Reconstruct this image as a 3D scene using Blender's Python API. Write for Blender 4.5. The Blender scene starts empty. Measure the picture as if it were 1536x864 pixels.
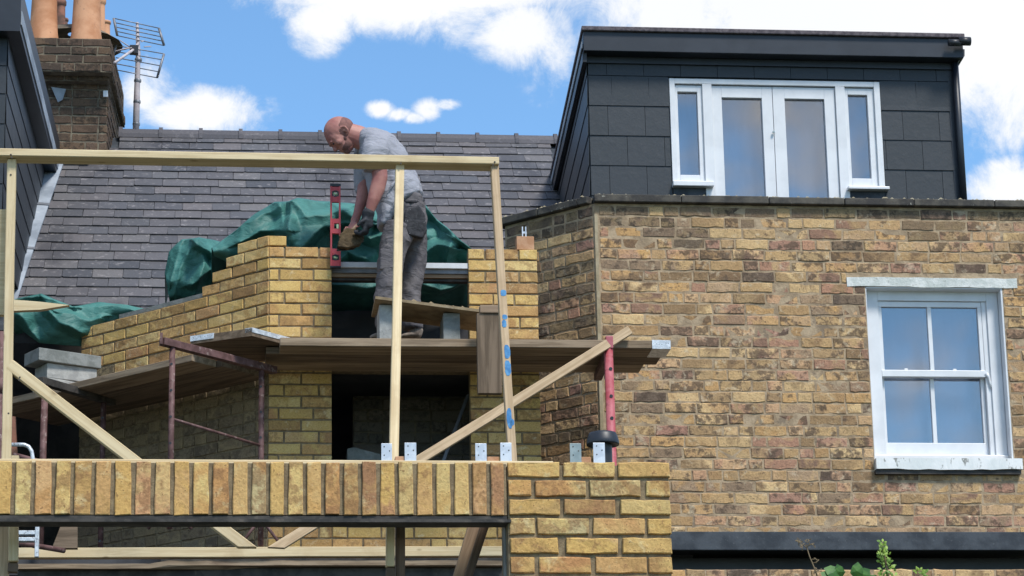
import bpy, math, random
from mathutils import Vector, Matrix, noise
random.seed(7)
R = random.Random(11)
S = bpy.context.scene
COL = S.collection
# ------------------------------------------------------------------ camera
FPX, PITCH, YAW, ROLL = 4175.8, 0.27298, 0.10928, -0.01919
CAM = Vector((0.0, 0.0, 1.6))
fw = Vector((math.sin(YAW)*math.cos(PITCH), math.cos(YAW)*math.cos(PITCH), math.sin(PITCH)))
rt = Vector((math.cos(YAW), -math.sin(YAW), 0.0))
up = rt.cross(fw)
RT = math.cos(ROLL)*rt + math.sin(ROLL)*up
UP = -math.sin(ROLL)*rt + math.cos(ROLL)*up
cam = bpy.data.cameras.new('camera'); co = bpy.data.objects.new('camera', cam); COL.objects.link(co)
cam.sensor_width = 36.0; cam.lens = FPX/1536*36.0; cam.clip_start = 0.1; cam.clip_end = 3000
co.matrix_world = Matrix((RT, UP, -fw)).transposed().to_4x4()
co.location = CAM
S.camera = co
# ------------------------------------------------------------------ light and sky
SUN = Vector((0.34, -0.60, 1.0)).normalized()
EXPO = 0.27
SKY = 0.15
CLOUD = 0.84
S.view_settings.view_transform = 'Standard'
S.view_settings.look = 'None'
S.view_settings.exposure = EXPO
S.view_settings.gamma = 1
sl = bpy.data.lights.new('sun', 'SUN'); so = bpy.data.objects.new('sun', sl); COL.objects.link(so)
sl.energy = 3.4; sl.angle = math.radians(13); sl.color = (1, .955, .88)
so.rotation_euler = SUN.to_track_quat('Z', 'Y').to_euler(); so.location = (8, -8, 30)

def ray(px, py): return fw + (px-768)/FPX*RT - (py-432)/FPX*UP
def onplane(px, py, n, d):
    v = ray(px, py); n = Vector(n)
    return CAM + v*((d - n.dot(CAM))/n.dot(v))
def at(px, py, Y): return onplane(px, py, (0, 1, 0), Y)
def atz(px, py, z): return onplane(px, py, (0, 0, 1), z)
def proj(p):
    q = Vector(p)-CAM; z = q.dot(fw)
    return 768+FPX*q.dot(RT)/z, 432-FPX*q.dot(UP)/z

class NT:
    def __init__(s, nt): s.nt = nt; s.n = nt.nodes; s.l = nt.links
    def node(s, t, **k):
        nd = s.n.new(t)
        for a, v in k.items():
            if a == 'inp':
                for kk, vv in v.items(): s.set(nd, kk, vv)
            else: setattr(nd, a, v)
        return nd
    def set(s, nd, key, v):
        i = nd.inputs[key]
        if isinstance(v, bpy.types.NodeSocket): s.l.new(v, i)
        elif isinstance(v, bpy.types.Node): s.l.new(v.outputs[0], i)
        else: i.default_value = v
    def math(s, op, a, b=0.0, c=None, clamp=False):
        nd = s.n.new('ShaderNodeMath'); nd.operation = op; nd.use_clamp = clamp
        s.set(nd, 0, a); s.set(nd, 1, b)
        if c is not None: s.set(nd, 2, c)
        return nd.outputs[0]
    def mix(s, f, a, b, mode='MIX'):
        nd = s.n.new('ShaderNodeMix'); nd.data_type = 'RGBA'; nd.blend_type = mode
        s.set(nd, 0, f); s.set(nd, 6, a); s.set(nd, 7, b)
        return nd.outputs[2]
    def ramp(s, f, stops, interp='LINEAR'):
        nd = s.n.new('ShaderNodeValToRGB'); r = nd.color_ramp; r.interpolation = interp
        while len(r.elements) < len(stops): r.elements.new(.5)
        for e, (p, c) in zip(r.elements, stops):
            e.position = p; e.color = (*c, 1) if len(c) == 3 else c
        s.set(nd, 0, f); return nd.outputs[0]
    def noise(s, vec, scale, detail=3, rough=.55, dist=0.0, col=False):
        nd = s.n.new('ShaderNodeTexNoise')
        s.set(nd, 'Vector', vec); nd.inputs['Scale'].default_value = scale
        nd.inputs['Detail'].default_value = detail; nd.inputs['Roughness'].default_value = rough
        nd.inputs['Distortion'].default_value = dist
        return nd.outputs[1 if col else 0]
    def sm(s, v, a, b):
        nd = s.n.new('ShaderNodeMapRange'); nd.interpolation_type = 'SMOOTHSTEP'
        s.set(nd, 0, v); nd.inputs[1].default_value = a; nd.inputs[2].default_value = b
        return nd.outputs[0]

def world():
    w = bpy.data.worlds.new('World'); S.world = w; w.use_nodes = True
    T = NT(w.node_tree); T.n.clear()
    out = T.node('ShaderNodeOutputWorld'); bg = T.node('ShaderNodeBackground')
    sky = T.node('ShaderNodeTexSky'); sky.sky_type = 'NISHITA'; sky.sun_disc = False
    sky.sun_elevation = math.asin(SUN.z); sky.sun_rotation = math.atan2(SUN.x, SUN.y)
    sky.air_density = 1.0; sky.dust_density = .1; sky.ozone_density = 3.0
    tc = T.node('ShaderNodeTexCoord'); d = tc.outputs['Generated']
    sep = T.node('ShaderNodeSeparateXYZ', inp={0: d})
    az = T.math('ARCTAN2', sep.outputs[0], sep.outputs[1])
    el = T.math('ARCSINE', sep.outputs[2])
    nz = T.math('ADD', T.math('MULTIPLY', T.noise(d, 12.0, 9, .66, .35), .55), T.math('MULTIPLY', T.noise(d, 42.0, 8, .72, .5), .38))
    nz2 = T.noise(d, 5.0, 6, .6, .6)
    def ae(px, py):
        v = ray(px, py).normalized(); return math.atan2(v.x, v.y), math.asin(v.z)
    # banks of cloud: each is an ellipse on the sky (centre, half sizes) given in radians
    tot = None
    for px, py, rx, ry, wt in ((1330, -90, 620, 285, 1.35), (830, -60, 440, 105, 1.0), (835, 55, 60, 95, .75), (480, 30, 62, 52, .8), (640, -45, 330, 88, 1.35), (690, 30, 95, 50, .7), (780, 45, 110, 62, .95), (300, 172, 120, 46, .85), (215, 130, 60, 60, .75),
                               (572, 164, 28, 15, .85), (598, 172, 30, 13, .8), (622, 177, 28, 13, .8), (642, 164, 30, 22, .9), (668, 157, 30, 12, .75), (1560, 282, 130, 42, .85), (1510, 255, 60, 26, .5), (-150, 60, 90, 120, .8)):
        a0, e0 = ae(px, py)
        x = T.math('MULTIPLY', T.math('SUBTRACT', az, a0), FPX/rx)
        y = T.math('MULTIPLY', T.math('SUBTRACT', el, e0), FPX/ry)
        r = T.math('SQRT', T.math('ADD', T.math('MULTIPLY', x, x), T.math('MULTIPLY', y, y)))
        v = T.math('MULTIPLY', T.math('SUBTRACT', 1.35, r, clamp=True), wt)
        tot = v if tot is None else T.math('MAXIMUM', tot, v)
    # open sky elsewhere: scattered cloud
    a0, e0 = ae(768, 300)
    x = T.math('SUBTRACT', az, a0); y = T.math('SUBTRACT', el, e0)
    r = T.math('SQRT', T.math('ADD', T.math('MULTIPLY', x, x), T.math('MULTIPLY', y, y)))
    gen = T.math('MULTIPLY', T.sm(nz2, .34, .66), T.math('MULTIPLY', T.sm(r, .22, .34), .8))
    tot = T.math('MAXIMUM', tot, gen)
    f = T.math('ADD', tot, T.math('MULTIPLY', T.math('SUBTRACT', nz, .5), T.math('ADD', 1.2, T.math('MULTIPLY', T.sm(tot, 0, .3), 2.0))))
    f = T.sm(f, .16, .78)
    skyc = T.mix(1.0, sky.outputs[0], (SKY*.86, SKY*1.08, SKY*1.16, 1), 'MULTIPLY')
    shade = T.noise(d, 6.0, 4, .5)
    cc = T.mix(shade, (CLOUD*.92, CLOUD*.95, CLOUD*1.0, 1), (CLOUD*1.05, CLOUD*1.05, CLOUD*1.05, 1))
    c = T.mix(f, skyc, cc)
    T.set(bg, 0, c); bg.inputs[1].default_value = 1.0
    T.l.new(bg.outputs[0], out.inputs[0])
world()

# ------------------------------------------------------------------ materials
def newmat(name):
    m = bpy.data.materials.new(name); m.use_nodes = True
    T = NT(m.node_tree); b = T.n['Principled BSDF']; b.inputs['Roughness'].default_value = .8
    return m, T, b
def coords(T, sc=1.0, perobj=True):
    tc = T.node('ShaderNodeTexCoord'); v = tc.outputs['Object']
    oi = T.node('ShaderNodeObjectInfo')
    if perobj:
        off = T.node('ShaderNodeVectorMath', operation='SCALE'); off.inputs[0].default_value = (37.1, 19.7, 53.3)
        T.set(off, 'Scale', oi.outputs['Random'])
        ad = T.node('ShaderNodeVectorMath', operation='ADD'); T.set(ad, 0, v); T.set(ad, 1, off.outputs[0]); v = ad.outputs[0]
    return v, oi
def bump(T, b, h, dist=.002, st=.6):
    bm = T.node('ShaderNodeBump'); bm.inputs['Strength'].default_value = st; bm.inputs['Distance'].default_value = dist
    T.set(bm, 'Height', h); T.set(b, 'Normal', bm.outputs[0])

def brick_mat(name, stops, dark, damt, pale, pamt, scale=1.0, bd=.003):
    m, T, b = newmat(name)
    v, oi = coords(T)
    geo = T.node('ShaderNodeNewGeometry')
    rnd = T.math('FRACT', T.math('ADD', oi.outputs['Random'], geo.outputs['Random Per Island']))
    c = T.ramp(rnd, stops)
    n1 = T.noise(v, 9*scale, 4, .6, .6)
    n2 = T.noise(v, 34*scale, 4, .65)
    n3 = T.noise(v, 120*scale, 2, .5)
    # patchy second tone inside each brick
    rnd2 = T.math('FRACT', T.math('MULTIPLY', rnd, 7.13))
    c2 = T.ramp(rnd2, stops)
    c = T.mix(T.sm(n1, .45, .62), c, c2)
    dk = T.math('MULTIPLY', T.sm(T.math('ADD', n2, T.math('MULTIPLY', T.math('SUBTRACT', rnd2, .5), .24)), .52, .66), damt)
    c = T.mix(dk, c, (*dark, 1))
    pl = T.math('MULTIPLY', T.sm(T.noise(v, 22*scale, 5, .7, .4), .56, .68), pamt)
    c = T.mix(pl, c, (*pale, 1))
    sp = T.sm(n3, .64, .70)
    c = T.mix(T.math('MULTIPLY', sp, .65), c, (dark[0]*.6, dark[1]*.6, dark[2]*.6, 1))
    c = T.mix(.35, c, T.ramp(n3, [(.3, (.25, .25, .25)), (.7, (.8, .8, .8))]), 'OVERLAY')
    T.set(b, 'Base Color', c); b.inputs['Roughness'].default_value = .92
    b.inputs['Specular IOR Level'].default_value = .2
    bump(T, b, T.math('ADD', n2, T.math('MULTIPLY', n3, .5)), bd, .9)
    return m
M = {}
M['new_brick'] = brick_mat('yellow_stock_brick', [(0, (0.556, 0.357, 0.124)), (.16, (0.638, 0.443, 0.170)), (.3, (0.421, 0.241, 0.096)), (.42, (0.617, 0.415, 0.147)), (.55, (0.309, 0.179, 0.078)), (.66, (0.586, 0.347, 0.138)), (.78, (0.679, 0.502, 0.221)), (.9, (0.453, 0.246, 0.114)), (1, (0.597, 0.396, 0.151))],
                           (.28, .16, .075), .55, (.74, .64, .42), .4, .8)
M['front_brick'] = brick_mat('yellow_front_brick', [(0, (0.494, 0.289, 0.101)), (.12, (0.617, 0.434, 0.175)), (.24, (0.453, 0.226, 0.096)), (.36, (0.576, 0.367, 0.124)), (.46, (0.278, 0.144, 0.074)), (.56, (0.556, 0.299, 0.151)), (.68, (0.597, 0.443, 0.184)), (.8, (0.370, 0.193, 0.078)), (.9, (0.617, 0.415, 0.156)), (1, (0.464, 0.367, 0.193))],
                             (.24, .125, .06), .6, (.68, .57, .32), .4, .6, .005)
M['old_brick'] = brick_mat('weathered_stock_brick', [(0, (0.367, 0.230, 0.114)), (.10, (0.509, 0.336, 0.165)), (.2, (0.160, 0.100, 0.061)), (.3, (0.556, 0.380, 0.193)), (.4, (0.271, 0.170, 0.093)), (.5, (0.545, 0.324, 0.136)), (.6, (0.414, 0.280, 0.171)), (.68, (0.097, 0.073, 0.058)), (.76, (0.426, 0.230, 0.148)), (.86, (0.639, 0.448, 0.227)), (.93, (0.378, 0.202, 0.148)), (1, (0.262, 0.179, 0.107))],
                            (.10, .07, .05), .8, (.60, .50, .35), .5, .55, .006)
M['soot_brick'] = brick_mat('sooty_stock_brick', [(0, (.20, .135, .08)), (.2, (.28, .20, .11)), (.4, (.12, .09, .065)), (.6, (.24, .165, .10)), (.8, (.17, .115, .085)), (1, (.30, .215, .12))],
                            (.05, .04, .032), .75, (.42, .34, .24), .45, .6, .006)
M['shaded_brick'] = brick_mat('dull_shaded_stock_brick', [(0, (.22, .165, .10)), (.25, (.29, .22, .125)), (.5, (.17, .125, .08)), (.75, (.25, .19, .12)), (1, (.20, .16, .11))],
                            (.08, .06, .045), .6, (.36, .30, .2), .3, .8, .004)  # older brick tone, darkened further with the platform's shade
M['dark_brick'] = brick_mat('sooty_chimney_brick', [(0, (.10, .065, .045)), (.3, (.065, .048, .038)), (.55, (.13, .085, .055)), (.8, (.09, .06, .045)), (1, (.15, .10, .07))],
                            (.03, .025, .02), .7, (.26, .22, .16), .4)
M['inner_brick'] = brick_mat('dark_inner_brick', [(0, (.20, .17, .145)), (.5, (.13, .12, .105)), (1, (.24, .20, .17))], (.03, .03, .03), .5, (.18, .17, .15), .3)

def rough_mat(name, ca, cb, scale=8, det=4, rgh=.85, bd=.003, spots=None, lo=.38, hi=.62, stretch=None, spec=.3, perobj=True, metal=0):
    m, T, b = newmat(name); v, oi = coords(T, perobj=perobj)
    if stretch:
        mp = T.node('ShaderNodeMapping'); mp.inputs['Scale'].default_value = stretch; T.set(mp, 0, v); v = mp.outputs[0]
    n = T.noise(v, scale, det, .6, .3)
    c = T.mix(T.sm(n, lo, hi), (*ca, 1), (*cb, 1))
    if spots:
        sc_, th, colr, amt = spots
        c = T.mix(T.math('MULTIPLY', T.sm(T.noise(v, sc_, 4, .65), th, th+.07), amt), c, (*colr, 1))
    T.set(b, 'Base Color', c); b.inputs['Roughness'].default_value = rgh
    b.inputs['Specular IOR Level'].default_value = spec; b.inputs['Metallic'].default_value = metal
    bump(T, b, T.noise(v, scale*5, 4, .6), bd, .7)
    return m
M['mortar_new'] = rough_mat('brown_mortar', (.17, .125, .075), (.26, .20, .12), 25, bd=.004)
M['mortar_old'] = rough_mat('old_lime_mortar', (.28, .205, .13), (.42, .315, .205), 11, bd=.006, spots=(6, .58, (.17, .13, .095), .6))
M['mortar_pale'] = rough_mat('pale_mortar', (.40, .33, .22), (.52, .45, .32), 14, bd=.004)
M['mortar_corner'] = rough_mat('tan_mortar_line', (.30, .24, .15), (.40, .33, .22), 9, bd=.004)
M['mortar_dark'] = rough_mat('sooty_mortar', (.12, .10, .075), (.2, .17, .12), 14)
M['coping'] = rough_mat('lichened_coping', (.045, .042, .04), (.10, .09, .075), 7, 6, bd=.006, spots=(16, .64, (.42, .40, .33), .8))
M['concrete'] = rough_mat('grey_concrete_block', (.30, .30, .29), (.42, .42, .40), 12, bd=.004, spots=(40, .6, (.2, .2, .2), .5))
M['concrete_dark'] = rough_mat('dull_concrete', (.17, .18, .17), (.25, .26, .25), 12, bd=.004)
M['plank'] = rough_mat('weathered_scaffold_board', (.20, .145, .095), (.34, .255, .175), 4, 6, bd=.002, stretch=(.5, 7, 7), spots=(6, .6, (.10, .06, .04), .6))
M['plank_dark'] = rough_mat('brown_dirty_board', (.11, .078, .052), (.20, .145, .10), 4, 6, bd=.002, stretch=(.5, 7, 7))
M['ply'] = rough_mat('mortar_spattered_plywood', (.20, .145, .085), (.30, .23, .14), 10, 5, bd=.002, spots=(9, .58, (.34, .28, .2), .6))
M['rust'] = rough_mat('rusty_red_oxide_steel', (.085, .04, .036), (.15, .078, .074), 18, 5, .65, .001, spots=(30, .58, (.34, .26, .24), .5), spec=.4)
M['red_pole'] = rough_mat('red_painted_steel', (.32, .045, .06), (.42, .12, .14), 6, 5, .5, .001, spots=(24, .6, (.14, .03, .03), .7), spec=.5, stretch=(.6, .6, 1))
M['lead'] = rough_mat('grey_lead_flashing', (.20, .23, .27), (.34, .38, .43), 3, 6, .55, .002, spots=(8, .6, (.5, .53, .56), .5), spec=.4)
M['felt'] = rough_mat('dark_roofing_felt', (.035, .042, .052), (.065, .075, .088), 6, 5, .8, .003, spots=(45, .62, (.12, .13, .14), .5))
M['felt_edge'] = rough_mat('mineral_felt_edge', (.07, .06, .07), (.14, .12, .13), 30, 5, .9, .003)
M['fascia'] = rough_mat('black_fascia', (.009, .013, .021), (.016, .021, .031), 3, 3, .45, .0005, spec=.5)
M['black'] = rough_mat('black_plastic', (.010, .012, .016), (.02, .022, .028), 4, 3, .45, .0005, spec=.5)
M['terracotta'] = rough_mat('terracotta', (.44, .20, .10), (.62, .33, .19), 3, 5, .85, .002, spots=(14, .63, (.25, .14, .09), .5))
M['terra_dark'] = rough_mat('sooty_terracotta', (.12, .075, .06), (.30, .14, .10), 9, 5, .85, .002)
M['orange_brick'] = rough_mat('orange_clay', (.42, .22, .12), (.52, .31, .19), 14, 4, .9, .002)
M['white'] = rough_mat('white_gloss_paint', (.64, .65, .67), (.72, .73, .75), 3, 4, .35, .0006, spec=.5, perobj=False)
M['white_dirty'] = rough_mat('flaking_white_paint', (.66, .69, .68), (.78, .79, .78), 6, 5, .7, .004, spots=(13, .57, (.12, .12, .10), .75), stretch=(1, 1, .5), perobj=False)
M['stone_white'] = rough_mat('chalky_painted_stone', (.50, .53, .50), (.68, .69, .66), 12, 6, .85, .006, spots=(30, .62, (.28, .28, .25), .6))
M['sill_metal'] = rough_mat('white_steel_lintel', (.55, .57, .60), (.66, .67, .69), 5, 3, .5, .001)
M['grey_steel'] = rough_mat('grey_galvanised_steel', (.14, .15, .17), (.2, .21, .24), 8, 3, .5, .001, spec=.5)
M['steel_dark'] = rough_mat('dirty_black_steel', (.03, .028, .026), (.07, .062, .055), 10, 5, .6, .002, spots=(20, .6, (.13, .11, .09), .5))
M['zinc'] = rough_mat('bright_zinc', (.52, .56, .62), (.66, .70, .75), 20, 3, .35, .0005, spec=.6, metal=.3)
M['zinc_dull'] = rough_mat('dull_zinc', (.22, .28, .29), (.30, .36, .37), 20, 3, .4, .0005, spec=.6, metal=.2)
M['alu'] = rough_mat('worn_aluminium', (.50, .53, .56), (.72, .75, .78), 30, 4, .4, .001, spots=(60, .56, (.16, .16, .17), .7), metal=.3)
M['aerial'] = rough_mat('weathered_aluminium_aerial', (.16, .17, .19), (.26, .26, .28), 20, 2, .5, .0005, metal=.4)
M['mast'] = rough_mat('pinkish_galvanised_mast', (.38, .33, .34), (.50, .45, .46), 10, 3, .5, .0005)
M['mud'] = rough_mat('wet_brown_mortar', (.055, .038, .02), (.09, .062, .032), 20, 5, .9, .006)
M['grass'] = rough_mat('lawn', (.035, .048, .022), (.06, .075, .035), 1.5, 6, .95, .01)
M['paving'] = rough_mat('garden_paving', (.085, .078, .068), (.14, .13, .115), 2, 6, .95, .01)
M['leaf'] = rough_mat('bright_young_leaf', (.10, .20, .02), (.24, .36, .05), 20, 2, .5, .0005, spec=.4)
M['leaf_dark'] = rough_mat('green_leaf', (.035, .11, .02), (.07, .18, .03), 20, 2, .5, .0005, spec=.4)
M['stalk'] = rough_mat('dry_brown_stalk', (.12, .09, .05), (.2, .15, .09), 20, 2, .8, .0005)
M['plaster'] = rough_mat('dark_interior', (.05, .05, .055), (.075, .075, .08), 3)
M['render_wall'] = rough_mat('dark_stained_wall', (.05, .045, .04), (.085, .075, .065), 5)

def timber_mat(name, a, b_, g=.5):
    m, T, b = newmat(name); v, oi = coords(T)
    mp = T.node('ShaderNodeMapping'); mp.inputs['Scale'].default_value = (.6, 14, 14); T.set(mp, 0, v)
    n = T.noise(mp.outputs[0], 3.2, 6, .65, .8)
    c = T.mix(T.sm(n, .35, .65), (*a, 1), (*b_, 1))
    kn = T.node('ShaderNodeTexVoronoi'); kn.inputs['Scale'].default_value = 3.0
    mp2 = T.node('ShaderNodeMapping'); mp2.inputs['Scale'].default_value = (1, 2.2, 2.2); T.set(mp2, 0, v); T.set(kn, 'Vector', mp2.outputs[0])
    c = T.mix(T.math('MULTIPLY', T.math('SUBTRACT', 1, T.sm(kn.outputs[0], .03, .09)), .75), c, (a[0]*.38, a[1]*.3, a[2]*.25, 1))
    blotch = T.noise(v, 5, 4, .6)
    c = T.mix(T.math('MULTIPLY', T.sm(blotch, .5, .7), .35), c, (a[0]*.7, a[1]*.62, a[2]*.55, 1))
    T.set(b, 'Base Color', c); b.inputs['Roughness'].default_value = .7; b.inputs['Specular IOR Level'].default_value = .3
    bump(T, b, n, .001, .5)
    return m
M['pine'] = timber_mat('new_sawn_pine', (.56, .43, .25), (.70, .57, .36))
M['pine_brown'] = timber_mat('aged_sawn_pine', (.36, .255, .15), (.50, .37, .235))
M['old_timber'] = timber_mat('dark_old_timber', (.10, .065, .045), (.16, .11, .075))
M['old_timber_mid'] = timber_mat('brown_old_timber', (.23, .155, .10), (.33, .235, .16))
M['blue_paint'] = rough_mat('blue_marking_paint', (.03, .15, .34), (.08, .25, .46), 30, 3, .7, .0003)

def slate_mat(name, stops, streak, rgh=.5, lich=.4):
    m, T, b = newmat(name); v, oi = coords(T)
    geo = T.node('ShaderNodeNewGeometry')
    rnd = T.math('FRACT', T.math('ADD', oi.outputs['Random'], geo.outputs['Random Per Island']))
    c = T.ramp(rnd, stops)
    wc = T.node('ShaderNodeNewGeometry').outputs['Position']
    mp = T.node('ShaderNodeMapping'); mp.inputs['Scale'].default_value = (1, .35, .35); T.set(mp, 0, wc)
    big = T.noise(mp.outputs[0], 1.6, 5, .6)
    c = T.mix(T.math('MULTIPLY', T.sm(big, .5, .66), streak), c, (.035, .034, .04, 1))
    n = T.noise(v, 18, 5, .65, .3)
    c = T.mix(T.math('MULTIPLY', T.sm(n, .55, .7), lich), c, (.36, .33, .33, 1))
    c = T.mix(.25, c, T.ramp(T.noise(v, 70, 3, .6), [(.3, (.2, .2, .2)), (.7, (.85, .85, .85))]), 'OVERLAY')
    T.set(b, 'Base Color', c); b.inputs['Roughness'].default_value = rgh
    bump(T, b, n, .003, .6)
    return m
M['slate'] = slate_mat('old_purple_slate', [(0, (.070, .070, .077)), (.25, (.098, .092, .098)), (.45, (.055, .057, .066)), (.65, (.120, .108, .110)), (.8, (.075, .076, .086)), (.92, (.125, .117, .118)), (1, (.08, .078, .086))], .75, .62, .42)
M['clad'] = slate_mat('dark_cladding_tile', [(0, (.012, .018, .024)), (.5, (.018, .024, .031)), (1, (.015, .021, .028))], .0, .5, .02)
M['ridge'] = slate_mat('slate_grey_ridge', [(0, (.06, .058, .07)), (1, (.085, .08, .092))], .3, .7, .2)

def glass_mat():
    m, T, b = newmat('window_glass')
    v, oi = coords(T, perobj=False)
    b.inputs['Base Color'].default_value = (.04, .055, .08, 1); b.inputs['Roughness'].default_value = .02
    b.inputs['Specular IOR Level'].default_value = .5; b.inputs['IOR'].default_value = 1.52
    gl = T.node('ShaderNodeBsdfGlossy'); gl.inputs['Roughness'].default_value = .03; gl.inputs['Color'].default_value = (.92, .86, .80, 1)
    bm = T.node('ShaderNodeBump'); bm.inputs['Strength'].default_value = .25; bm.inputs['Distance'].default_value = .004
    T.set(bm, 'Height', T.noise(v, 1.3, 2, .4)); T.set(gl, 'Normal', bm.outputs[0])
    mx = T.node('ShaderNodeMixShader'); mx.inputs[0].default_value = .22
    tr = T.node('ShaderNodeBsdfTransparent'); tr.inputs[0].default_value = (.74, .80, .88, 1)
    T.l.new(tr.outputs[0], mx.inputs[1]); T.l.new(gl.outputs[0], mx.inputs[2])
    T.l.new(mx.outputs[0], T.n['Material Output'].inputs[0])
    return m
M['glass'] = glass_mat()
M['blind'] = rough_mat('pale_net_curtain', (.24, .26, .29), (.33, .345, .37), 1.6, 4, stretch=(2.5, 1, .5))

def cloth_mat(name, a, b_, rgh=.6, wr=.0, scale=6, spots=None, sheen=0, tl=0):
    m, T, b = newmat(name); v, oi = coords(T, perobj=False)
    n = T.noise(v, scale, 5, .6, .6)
    c = T.mix(T.sm(n, .35, .65), (*a, 1), (*b_, 1))
    if spots:
        s_, th, colr, amt = spots
        c = T.mix(T.math('MULTIPLY', T.sm(T.noise(v, s_, 4, .6), th, th+.05), amt), c, (*colr, 1))
    T.set(b, 'Base Color', c); b.inputs['Roughness'].default_value = rgh
    b.inputs['Specular IOR Level'].default_value = .35
    if wr:
        mp = T.node('ShaderNodeMapping'); mp.inputs['Rotation'].default_value = (0, .6, .3); mp.inputs['Scale'].default_value = (1, 1, 2.2); T.set(mp, 0, v)
        bump(T, b, T.noise(mp.outputs[0], 9, 4, .55, .8), wr, .9)
    return m
M['tarp'] = cloth_mat('green_tarpaulin', (.034, .130, .115), (.062, .205, .182), .55, .014, 4, (14, .66, (.10, .30, .25), .5))
M['shirt'] = cloth_mat('grey_tshirt_cloth', (.27, .275, .315), (.31, .315, .355), .9, .02, 3, (30, .70, (.2, .19, .2), .5))
M['trouser'] = cloth_mat('dusty_work_trousers', (.095, .088, .096), (.145, .132, .136), .9, .02, 4, (30, .67, (.34, .30, .27), .5))
M['pouch'] = cloth_mat('black_tool_pouch', (.018, .018, .022), (.04, .04, .045), .8, .01, 20, (50, .64, (.3, .3, .3), .7))
M['glove'] = cloth_mat('black_glove', (.014, .016, .02), (.03, .032, .04), .7, .006, 30)
M['boot'] = cloth_mat('dusty_boot', (.16, .13, .11), (.28, .24, .2), .8, .004, 20)
M['beard'] = cloth_mat('dark_beard', (.12, .06, .052), (.18, .085, .072), .85, .002, 30)
def skin_mat():
    m, T, b = newmat('reddened_skin'); v, oi = coords(T, perobj=False)
    n = T.noise(v, 9, 4, .55)
    c = T.mix(T.sm(n, .35, .65), (.29, .108, .092, 1), (.40, .18, .145, 1))
    T.set(b, 'Base Color', c); b.inputs['Roughness'].default_value = .55
    b.inputs['Subsurface Weight'].default_value = .06; b.inputs['Subsurface Scale'].default_value = .01
    return m
M['skin'] = skin_mat()
M['stubble'] = cloth_mat('short_dark_stubble', (.15, .07, .062), (.21, .098, .082), .8, .002, 30)
M['red_level'] = rough_mat('red_level_body', (.50, .045, .055), (.60, .08, .09), 8, 4, .4, .0005, spec=.5)
M['vial'] = rough_mat('pale_green_vial', (.45, .62, .35), (.55, .72, .45), 8, 2, .2, .0005)

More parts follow.
